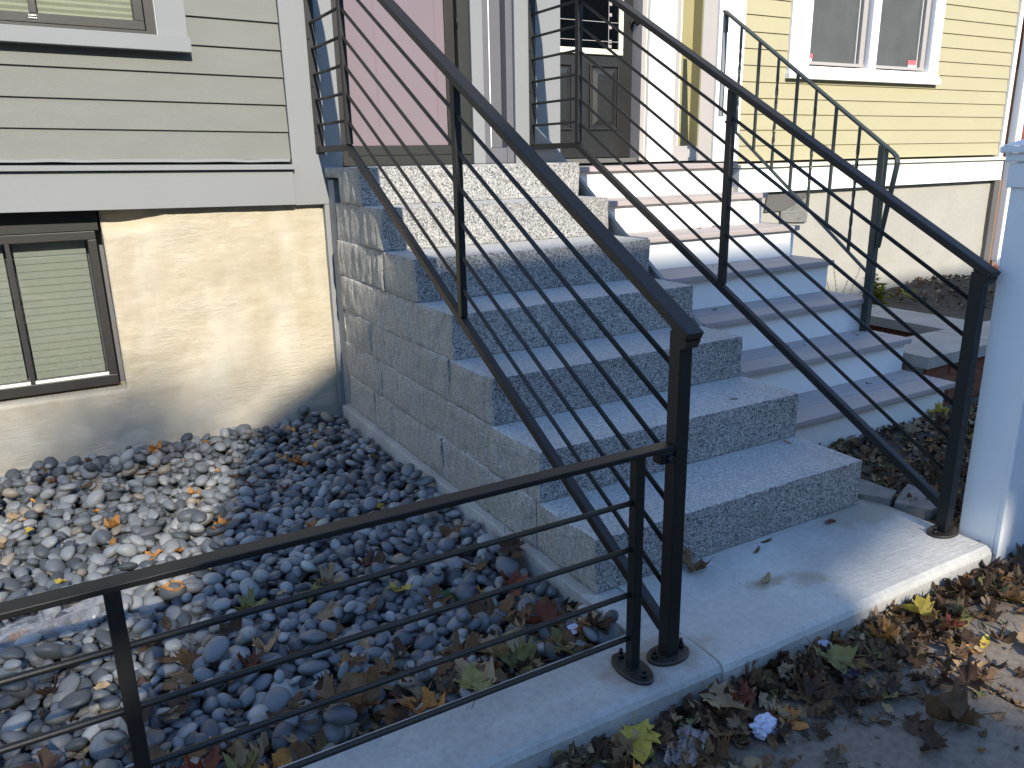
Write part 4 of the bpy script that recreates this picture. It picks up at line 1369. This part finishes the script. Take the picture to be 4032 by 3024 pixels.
# sidewalk litter: singles over a carpet
ps = 'in the litter on the sidewalk'
def litter_y(x):
    # dense near the slab edge, thinner toward the street
    return -0.47 - abs(rnd.gauss(0, 0.20))
n = 0
while n < 150:
    x = rnd.uniform(-0.55, 1.75)
    y = litter_y(x)
    lim = -0.95 + 0.25 * max(0, x - 0.1)
    if y < lim or (x > 0.8 and y < -0.62 and rnd.random() < 0.7):
        continue
    n += 1
    leaf(pick({'maple': 6, 'oval': 1.2, 'slim': 1.2}), rnd.randrange(8), pick({'brown': 5, 'dark': 5, 'tan': 2.2, 'olive': 1.3, 'orange': 0.7, 'yellow': 0.5, 'red': 1}), x, y, -0.081 + rnd.uniform(0.0, 0.022) * (1 if y > -0.7 else 0.2), rnd.uniform(0, 6.28), rnd.uniform(0.55, 1.05), (rnd.uniform(-0.35, 0.35), rnd.uniform(-0.35, 0.35)), ps)
uniq = [('maple', 0, 'yellow', -0.243, -0.513, -0.055, 2.6, 1.15, 'yellow maple leaf with a serrated rim at the bottom of the kerb'),
        ('maple', 1, 'olive', 0.395, -0.535, -0.045, 0.6, 1.35, 'large olive yellow maple leaf leaning on the slab front'),
        ('maple', 4, 'tan', 0.02, -0.53, -0.04, 3.4, 1.3, 'pale tan maple leaf heaped in front of the slab joint'),
        ('maple', 5, 'yellow', 0.80, -0.52, -0.05, 1.0, 1.0, 'golden maple leaf in the litter below the slab patch of sun'),
        ('maple', 2, 'olive', 0.93, -0.60, -0.06, 4.0, 0.7, 'small lime yellow maple leaf right of the golden one'),
        ('maple', 3, 'brown', 0.474, -0.827, -0.080, 1.2, 1.35, 'big brown maple leaf lying alone on bare sidewalk'),
        ('slim', 0, 'yellow', 0.88, -0.68, -0.078, 1.9, 1.5, 'golden leaf lying on sunlit sidewalk near the joint'),
        ('oval', 1, 'orange', 0.80, -0.70, -0.078, 0.2, 0.9, 'small rusty leaf beside the sidewalk joint'),
        ('maple', 5, 'tan', 0.96, -0.78, -0.080, 2.0, 1.1, 'curled tan maple leaf on the sunny sidewalk panel'),
        ('maple', 3, 'brown', 0.347, -0.053, 0.001, 2.4, 1.05, 'brown maple leaf curled against the lowest granite step'),
        ('slim', 3, 'tan', 0.496, -0.212, 0.001, 1.9, 1.3, 'curled tan leaf in the middle of the entry slab'),
        ('slim', 2, 'red', 1.00, -0.05, 0.001, 1.6, 1.2, 'reddish curled leaf on the slab near the stair foot'),
        ('slim', 4, 'brown', 0.70, -0.03, 0.001, 1.5, 1.0, 'brown leaf scrap under the lowest step near its middle'),
        ('slim', 1, 'brown', 0.62, -0.06, 0.001, 2.0, 0.9, 'small brown leaf scrap on the slab left of the reddish one'),
        ('slim', 5, 'orange', 1.12, 0.27, 0.179, 0.5, 0.7, 'orange crumb of leaf on the lowest granite tread'),
        ('slim', 2, 'orange', 0.55, 0.24, 0.179, 1.1, 0.6, 'rusty crumb of leaf on the second lowest granite tread edge'),
        ('slim', 0, 'brown', 0.95, 0.40, 0.357, 1.4, 0.9, 'thin twig like leaf on the second granite tread'),
        ('maple', 6, 'yellow', 2.36, 0.44, 0.03, 0.4, 1.05, 'yellow brown maple leaf propped against the lowest white riser'),
        ('maple', 3, 'olive', 2.48, 0.38, 0.02, 1.4, 1.0, 'olive brown maple leaf right of the yellow one by the riser')]
for k, v, c, x, y, z, r_, s, lab in uniq:
    leaf(k, v, c, x, y, z, r_, s, (rnd.uniform(-0.3, 0.3), rnd.uniform(-0.2, 0.2)), '', lab)
pm = 'on the mulch by the white stairs'
for _ in range(40):
    x, y = rnd.uniform(1.40, 2.75), rnd.uniform(-0.22, 0.42)
    leaf(pick({'maple': 3, 'oval': 2, 'slim': 2}), rnd.randrange(8), pick({'brown': 4, 'dark': 3, 'tan': 3, 'orange': 1}), x, y, mz(x, y) + 0.012, rnd.uniform(0, 6.28), rnd.uniform(0.5, 0.9), (rnd.uniform(-0.4, 0.4), rnd.uniform(-0.4, 0.4)), pm)
pt = 'on the grey treads of the white stairs'
for i in range(30):
    k = rnd.choice([0, 1, 2, 3, 4])
    z = 0.17 + k * 0.175
    y = 0.437 + k * 0.257
    x = rnd.uniform(1.5, 2.4)
    leaf(pick({'slim': 2, 'oval': 1}), rnd.randrange(8), pick({'brown': 3, 'dark': 2, 'tan': 2}), x, y + rnd.uniform(0.19, 0.24), z + 0.002, rnd.uniform(0, 6.28), rnd.uniform(0.2, 0.55), (rnd.uniform(-0.3, 0.3), rnd.uniform(-0.3, 0.3)), pt)

# leaf litter carpets
def carpet(name, n, place, zfun, smin, smax, label, mat='litter', flat=0.5):
    VS, FS = [], []
    o0 = 0
    kinds = []
    for kd in ('maple', 'oval', 'slim'):
        for v in range(4):
            b = LEAFM.get((kd, v)) or leaf_mesh(kd, 100 + v * 7 + len(kd), [0.25, 0.5, 0.8, 1.2][v])
            m_ = b
            vs = np.array([q.co[:] for q in m_.vertices])
            fs = [list(p.vertices) for p in m_.polygons]
            tri = []
            for f in fs:
                for q in range(1, len(f) - 1):
                    tri.append((f[0], f[q], f[q + 1]))
            # keep only the blade (the stalk would be an island of its own)
            nb_ = {'maple': 30 * 3 + 1, 'oval': 16 * 3 + 1, 'slim': 16 * 3 + 1}[kd]
            tri = [t for t in tri if max(t) < nb_]
            kinds.append((vs[:nb_], np.array(tri)))
    for _ in range(n):
        x, y = place()
        vs, tr = kinds[nrg.integers(len(kinds))]
        s = nrg.uniform(smin, smax)
        R_ = rotm(nrg.uniform(0, 6.28), nrg.normal(0, flat), nrg.normal(0, flat))
        VS.append((vs * s) @ R_.T + np.array([x, y, zfun(x, y)]))
        FS.append(tr + o0)
        o0 += len(vs)
    VV, FF = np.concatenate(VS), np.concatenate(FS)
    me = bpy.data.meshes.new(name)
    me.vertices.add(len(VV))
    me.vertices.foreach_set('co', VV.ravel())
    me.loops.add(FF.size)
    me.loops.foreach_set('vertex_index', FF.ravel().astype(np.int32))
    me.polygons.add(len(FF))
    me.polygons.foreach_set('loop_start', np.arange(0, FF.size, 3, dtype=np.int32))
    me.polygons.foreach_set('loop_total', np.full(len(FF), 3, dtype=np.int32))
    me.update()
    me.materials.append(MT[mat])
    o = bpy.data.objects.new(name, me)
    COL.objects.link(o)
    return tag(o, label, 'leaf litter', kind='stuff')
def pl_side():
    while True:
        x = nrg.uniform(-0.75, 2.4)
        y = -0.455 - abs(nrg.normal(0, 0.13))
        if y > -0.98 and not (x > 0.85 and y < -0.60 and nrg.random() < 0.6):
            return x, y
carpet('leaf_litter', 1500, pl_side, lambda x, y: -0.078 + nrg.uniform(0, 0.026) * max(0.1, 1 + (y + 0.46) / 0.3), 0.22, 0.75, 'brown leaf litter heaped along the front of the slab')
carpet('leaf_crumbs', 260, lambda: (nrg.uniform(-0.5, 1.5), nrg.uniform(-1.05, -0.5)), lambda x, y: -0.082, 0.12, 0.4, 'small leaf crumbs strewn over the sidewalk', flat=0.15)
carpet('joint_debris', 110, lambda: (0.689 + nrg.normal(0, 0.006), nrg.uniform(-1.2, -0.5)), lambda x, y: -0.086, 0.15, 0.35, 'rusty leaf debris packed in the sidewalk joint', flat=0.3)
carpet('mulch_litter', 3400, lambda: (nrg.uniform(1.32, 3.4), nrg.uniform(-0.42, 0.47)), lambda x, y: mz(x, y) + nrg.uniform(0.0, 0.02), 0.2, 0.6, 'brown leaf mulch covering the bed before the white stairs', flat=0.35)
carpet('pebble_litter', 330, lambda: (nrg.uniform(-1.3, -0.06), -0.19 + abs(nrg.normal(0, 0.15))), lambda x, y: top(x, y) - 0.004, 0.25, 0.7, 'dark broken leaves packed between the pebbles by the kerb', flat=0.4)
carpet('planter_litter', 700, lambda: (nrg.uniform(4.4, 5.9), nrg.uniform(1.5, 2.4)), lambda x, y: 0.13 + 0.12 * math.exp(-((x - 5.2) ** 2 + (y - 2.0) ** 2) / 0.25) + nrg.uniform(0, 0.02), 0.2, 0.5, 'brown leaf heap in the planter by the pale foundation', flat=0.4)

# ------------------------------------------------------------------ litter: paper, bags
def crumple(name, mat, loc, sx, sy, sz, seed, ball, label, cat, rot=0.0):
    bm = bmesh.new()
    if ball:
        bmesh.ops.create_icosphere(bm, subdivisions=4, radius=1.0)
        for v in bm.verts:
            n1 = abs(noise.noise(v.co * 1.1 + Vector((seed, 0, 0))))
            n2 = abs(noise.noise(v.co * 2.3 + Vector((0, seed, 0))))
            n3 = abs(noise.noise(v.co * 4.6 + Vector((0, 0, seed))))
            v.co *= 0.66 + 0.9 * n1 + 0.45 * n2 + 0.22 * n3
            v.co.z = max(v.co.z, -0.5)
    else:
        bmesh.ops.create_grid(bm, x_segments=34, y_segments=22, size=1.0)
        for v in bm.verts:
            x, y = v.co.x, v.co.y
            p = Vector((x * 1.6 + seed, y * 1.6, 0))
            v.co.z = abs(noise.noise(p)) * 1.3 + abs(noise.noise(p * 2.4)) * 0.7 + abs(noise.noise(p * 5)) * 0.25
            v.co.x += 0.45 * noise.noise(p * 1.3 + Vector((0, 0, 7)))
            v.co.y += 0.55 * noise.noise(p * 1.1 + Vector((0, 0, 17)))
    me = bpy.data.meshes.new(name)
    for v in bm.verts:
        v.co = Vector((v.co.x * sx, v.co.y * sy, v.co.z * sz))
    bm.to_mesh(me)
    bm.free()
    me.materials.append(MT[mat])
    o = bpy.data.objects.new(name, me)
    o.location = loc
    o.rotation_euler = (0, 0, rot)
    COL.objects.link(o)
    return tag(o, label, cat)
crumple('paper_ball', 'paper', (0.054, -0.622, -0.058), 0.031, 0.026, 0.028, 3.3, True, 'crumpled bluish white paper ball on the leaf litter', 'paper')
crumple('paper_bag', 'paperbag', (-0.150, -0.575, -0.072), 0.062, 0.040, 0.024, 8.1, False, 'crushed grey brown paper bag in the leaves below the kerb', 'bag', 0.5)
crumple('paper_scrap', 'paper', (0.435, -0.485, -0.045), 0.014, 0.010, 0.012, 1.2, False, 'tiny white scrap tucked under the large olive leaf', 'paper')
crumple('purple_scrap', 'purple_scrap', (0.395, -0.60, -0.060), 0.026, 0.014, 0.016, 5.5, False, 'dark purple wrapper scrap in the leaf litter', 'wrapper')
# torn card on the pebbles by the fence end
cd = MB()
cpts = [(-0.175, -0.100), (-0.105, -0.115), (-0.080, -0.095), (-0.060, -0.098), (-0.075, -0.075), (-0.088, -0.066), (-0.105, -0.060), (-0.150, -0.070)]
cd.prism([(x, y, -0.030 + 0.012 * (i % 2)) for i, (x, y) in enumerate(cpts)], (0, 0, 0.0012))
tag(cd.build('torn_card', 'paper'), 'torn white card lying on leaves near the fence end post', 'paper')
bgx = crumple('plastic_bag', 'bag', (-1.43, 0.80, -0.068), 0.17, 0.085, 0.050, 2.4, False, 'clear plastic bag with green print lying on the pebbles', 'bag', 0.35)
gp = MB()
for k, (dx, dy, w, h) in enumerate(((-0.055, 0.035, 0.018, 0.012), (-0.030, 0.040, 0.014, 0.014), (-0.008, 0.045, 0.010, 0.012), (-0.05, 0.055, 0.02, 0.008), (0.006, 0.058, 0.008, 0.008))):
    gp.prism([(-1.52 + dx, 0.80 + dy, -0.018), (-1.52 + dx + w, 0.80 + dy - 0.003, -0.016), (-1.52 + dx + w * 0.9, 0.80 + dy + h, -0.014), (-1.52 + dx + w * 0.2, 0.80 + dy + h * 0.8, -0.015)], (0, 0, 0.0006))
gp.build('green_print', 'green_print', bgx).location = -Vector(bgx.location)
bpy.context.view_layer.update()
pr_ = [c for c in bgx.children][0]
pr_.location = (0, 0, 0)
pr_.matrix_parent_inverse = Matrix.Identity(4)
for v in pr_.data.vertices:                                     # into the turned bag's own frame
    v.co = Matrix.Rotation(-0.35, 3, 'Z') @ v.co

# ------------------------------------------------------------------ small plants
def leafy_plant(name, base, stems, label, cat, mat='ivy', ls=0.035, seed=1):
    r = random.Random(seed)
    t = thing(name, label, cat, base)
    sm, lm = MB(), MB()
    for s in stems:
        p = Vector(base)
        pts = [p.copy()]
        d = Vector(s[:3])
        L = s[3]
        for k in range(7):
            p = p + (d.normalized() + Vector((r.uniform(-.35, .35), r.uniform(-.35, .35), r.uniform(-.25, .15)))).normalized() * L / 7
            pts.append(p.copy())
        for a, b in zip(pts, pts[1:]):
            sm.tube(a, b, 0.0016, 5)
        for q in pts[1:]:
            for _ in range(s[4]):
                a = r.uniform(0, 6.28)
                dirv = Vector((math.cos(a), math.sin(a), r.uniform(-0.6, 0.5))).normalized()
                sd_ = dirv.cross(Vector((0, 0, 1))).normalized()
                w = ls * r.uniform(0.6, 1.2)
                up = Vector((0, 0, 1)) * 0.25 * w
                c0 = q
                c1 = q + dirv * w * 0.5 + sd_ * w * 0.32 + up * 0.3
                c2 = q + dirv * w
                c3 = q + dirv * w * 0.5 - sd_ * w * 0.32 + up * 0.3
                c4 = q + dirv * w * 0.5 - up * 0.25
                lm.poly([c0, c1, c4]); lm.poly([c1, c2, c4]); lm.poly([c2, c3, c4]); lm.poly([c3, c0, c4])
    sm.build('stem', 'stem', t)
    o = lm.build('foliage', mat, t, False)
    o['kind'] = 'stuff'
    return t
leafy_plant('wall_plant', (3.80, 1.86, 0.16), [(0.1, 0.0, 1, 0.20, 3), (-0.3, 0.1, 0.8, 0.17, 3), (0.3, 0, 0.8, 0.20, 3), (0, -0.2, 1, 0.15, 3), (0.5, 0.1, 0.4, 0.2, 2), (-0.2, -0.2, 0.9, 0.26, 4), (0.2, 0.1, 1, 0.28, 4)], 'yellow green leafy plant against the pale foundation by the white stairs', 'plant', 'ivy', 0.075, 4)
leafy_plant('wall_sprout', (4.42, 2.02, 0.17), [(0.5, 0, 0.5, 0.10, 2), (-0.5, 0, 0.5, 0.08, 2)], 'tiny green sprout on the planter rim right of the yellow plant', 'plant', 'ivy', 0.04, 9)
dg = thing('dry_weed', 'dry brown seed stalks behind the end of the white treads', 'weed', (3.42, 1.92, 0.26))
mb = MB()
for k in range(9):
    a = rnd.uniform(-0.22, 0.22)
    p0 = Vector((3.42 + rnd.uniform(-0.10, 0.12), 1.92 + rnd.uniform(-0.05, 0.05), 0.14))
    p1 = p0 + Vector((a, rnd.uniform(-0.03, 0.03), rnd.uniform(0.26, 0.42)))
    mb.tube(p0, p1, 0.0014, 4)
    for q in range(7):
        c = p0.lerp(p1, 0.45 + 0.55 * q / 7)
        mb.tube(c, c + Vector((rnd.uniform(-.012, .012), 0, 0.010)), 0.003, 4, 0.001)
mb.build('stalk', 'stem', dg)
leafy_plant('corner_weed', (1.60, -0.50, -0.09), [(0.0, 0, 1, 0.22, 3), (-0.1, 0.1, 1, 0.16, 3), (0.3, -0.1, 0.8, 0.15, 3), (0.2, -0.3, 0.6, 0.12, 3), (0.4, 0.1, 0.5, 0.14, 3)], 'small dark green weed at the foot of the white pier', 'weed', 'greenleaf', 0.022, 12)

# ------------------------------------------------------------------ across the street, behind the camera: what casts the shade
YO = -14.0
oh = thing('house_across_street', 'grey house across the street, behind the camera', 'house', (2.0, YO, 0))
def prof(X, w):                # ridge profile seen along the sun: (x on the plane y = YO, height)
    return (X + 0.1 * YO, w - 0.6 * YO)
P = [prof(-1.14, -9.5), prof(-1.14, 0.30), prof(-0.78, 1.36), prof(-0.28, 1.68), prof(-0.10, 1.72), prof(3.2, 1.68), prof(20, 1.66), prof(20, -9.5)]
# front wall with two openings through it (added to let sun patches through), built as upright strips
def strip(mb, X0_, X1_, w0, w1):
    (xa, za), (xb, zb_) = prof(X0_, w0), prof(X1_, w1)
    mb.box(xa, xb, YO - 0.06, YO, za, zb_)
wl = MB()
(xa, za), = [P[0]]
wl.prism([(p[0], YO, p[1]) for p in (P[0], P[1], P[2], prof(-0.78, -9.5))], (0, -0.06, 0))
wl.prism([(p[0], YO, p[1]) for p in (prof(-0.779, -9.5), P[2], P[3], P[4], prof(-0.10, -9.5))], (0, -0.06, 0))
strip(wl, -0.099, 0.70, -9.5, 1.66)
strip(wl, 0.701, 1.38, -9.5, -0.62)
strip(wl, 0.701, 1.38, -0.38, -0.33)
wl.prism([(q[0], YO, q[1]) for q in (prof(0.701, -0.195), prof(1.38, -0.105), prof(1.38, 1.67), prof(0.701, 1.67))], (0, -0.06, 0))
strip(wl, 1.381, 20, -9.5, 1.67)
wl.build('wall', 'darkgrey', oh)
oh2 = MB().box(prof(-1.14, 0)[0], prof(20, 0)[0], YO - 8, YO - 0.41, -0.29, prof(0, -1.0)[1])
oh2.build('rear_wing', 'darkgrey', oh)
oh3 = thing('house_across_street', 'tall house across the street, further left behind the camera', 'house', (-15.0, YO, 0))
box_part('wall', 'darkgrey', oh3, -26.0, -5.2, YO - 9, YO, -0.29, 10.0, 0)
box_part('cornice', 'ygrey', oh3, -26.2, -5.0, YO - 9, YO + 0.3, 10.01, 10.3, 0)
tr = thing('street_tree', 'leafy street tree behind the camera', 'tree', (-4.2, -9.5, -0.22))
tk = MB()
tk.tube((-4.2, -9.5, -0.22), (-4.1, -9.5, 3.2), 0.20, 12, 0.13)
for k in range(9):
    a = k * 0.7
    tk.tube((-4.1, -9.5, 3.0), (-4.1 + 1.5 * math.cos(a), -9.5 + 1.2 * math.sin(a), 4.4 + 0.8 * math.sin(k * 2.1)), 0.07, 8, 0.02)
tk.build('trunk', 'wood', tr)
cr = MB()
rr_ = random.Random(21)
# crown: clumps of leaf faces; its upper rim shades the front of the pebble bed and breaks the light there
clumps = []
for k in range(52):
    X = rr_.uniform(-2.6, -1.05)
    w = rr_.uniform(-1.9, 0.20 + 0.08 * math.sin(X * 9) if X > -1.42 else -0.22 + 0.12 * math.sin(X * 7))
    clumps.append((X, w, rr_.uniform(0.10, 0.22)))
for k in range(7):
    clumps.append((rr_.uniform(-1.25, -0.95), rr_.uniform(-0.2, 0.5), rr_.uniform(0.04, 0.08)))
for X, w, R_ in clumps:
    y = -9.5 + rr_.uniform(-1.2, 1.2)
    c = Vector((X + 0.1 * y, y, w - 0.6 * y))
    for q in range(int(1100 * R_)):
        d = Vector((rr_.gauss(0, 1), rr_.gauss(0, 1), rr_.gauss(0, 1)))
        d = d.normalized() * R_ * rr_.random() ** 0.4
        n_ = Vector((rr_.gauss(0, 1), rr_.gauss(0, 1), rr_.gauss(0, 1))).normalized()
        s_ = n_.orthogonal().normalized() * 0.045
        t_ = n_.cross(s_).normalized() * 0.035
        cr.poly([c + d - s_, c + d + t_, c + d + s_, c + d - t_])
o = cr.build('crown', 'greenleaf', tr, False)
o['kind'] = 'stuff'

# a taller, half bare tree farther back: its thin crown mottles the foot of the foundation
t2 = thing('street_tree', 'tall half bare tree farther back behind the camera', 'tree', (-4.6, -23.0, -0.29))
tk = MB()
tk.tube((-4.6, -23, -0.29), (-4.4, -23, 12.0), 0.22, 12, 0.10)
cr = MB()
for k in range(20):
    X = rr_.uniform(-2.3, -0.80)
    w = rr_.uniform(1.38, 1.60) + 0.06 * math.sin(X * 9)
    y = -23 + rr_.uniform(-0.8, 0.8)
    c = Vector((X + 0.1 * y, y, w - 0.6 * y))
    tk.tube((-4.4 + 0.02 * k, -23, 11.2 + 0.03 * k), c, 0.025, 6, 0.008)
    for q in range(34):
        d = Vector((rr_.gauss(0, 1), rr_.gauss(0, 1), rr_.gauss(0, 0.8))).normalized() * 0.32 * rr_.random() ** 0.4
        s_ = Vector((rr_.gauss(0, 1), rr_.gauss(0, 1), rr_.gauss(0, 1))).normalized() * 0.035
        t_ = s_.orthogonal().normalized() * 0.028
        cr.poly([c + d - s_, c + d + t_, c + d + s_, c + d - t_])
tk.build('trunk', 'wood', t2)
o = cr.build('crown', 'greenleaf', t2, False)
o['kind'] = 'stuff'
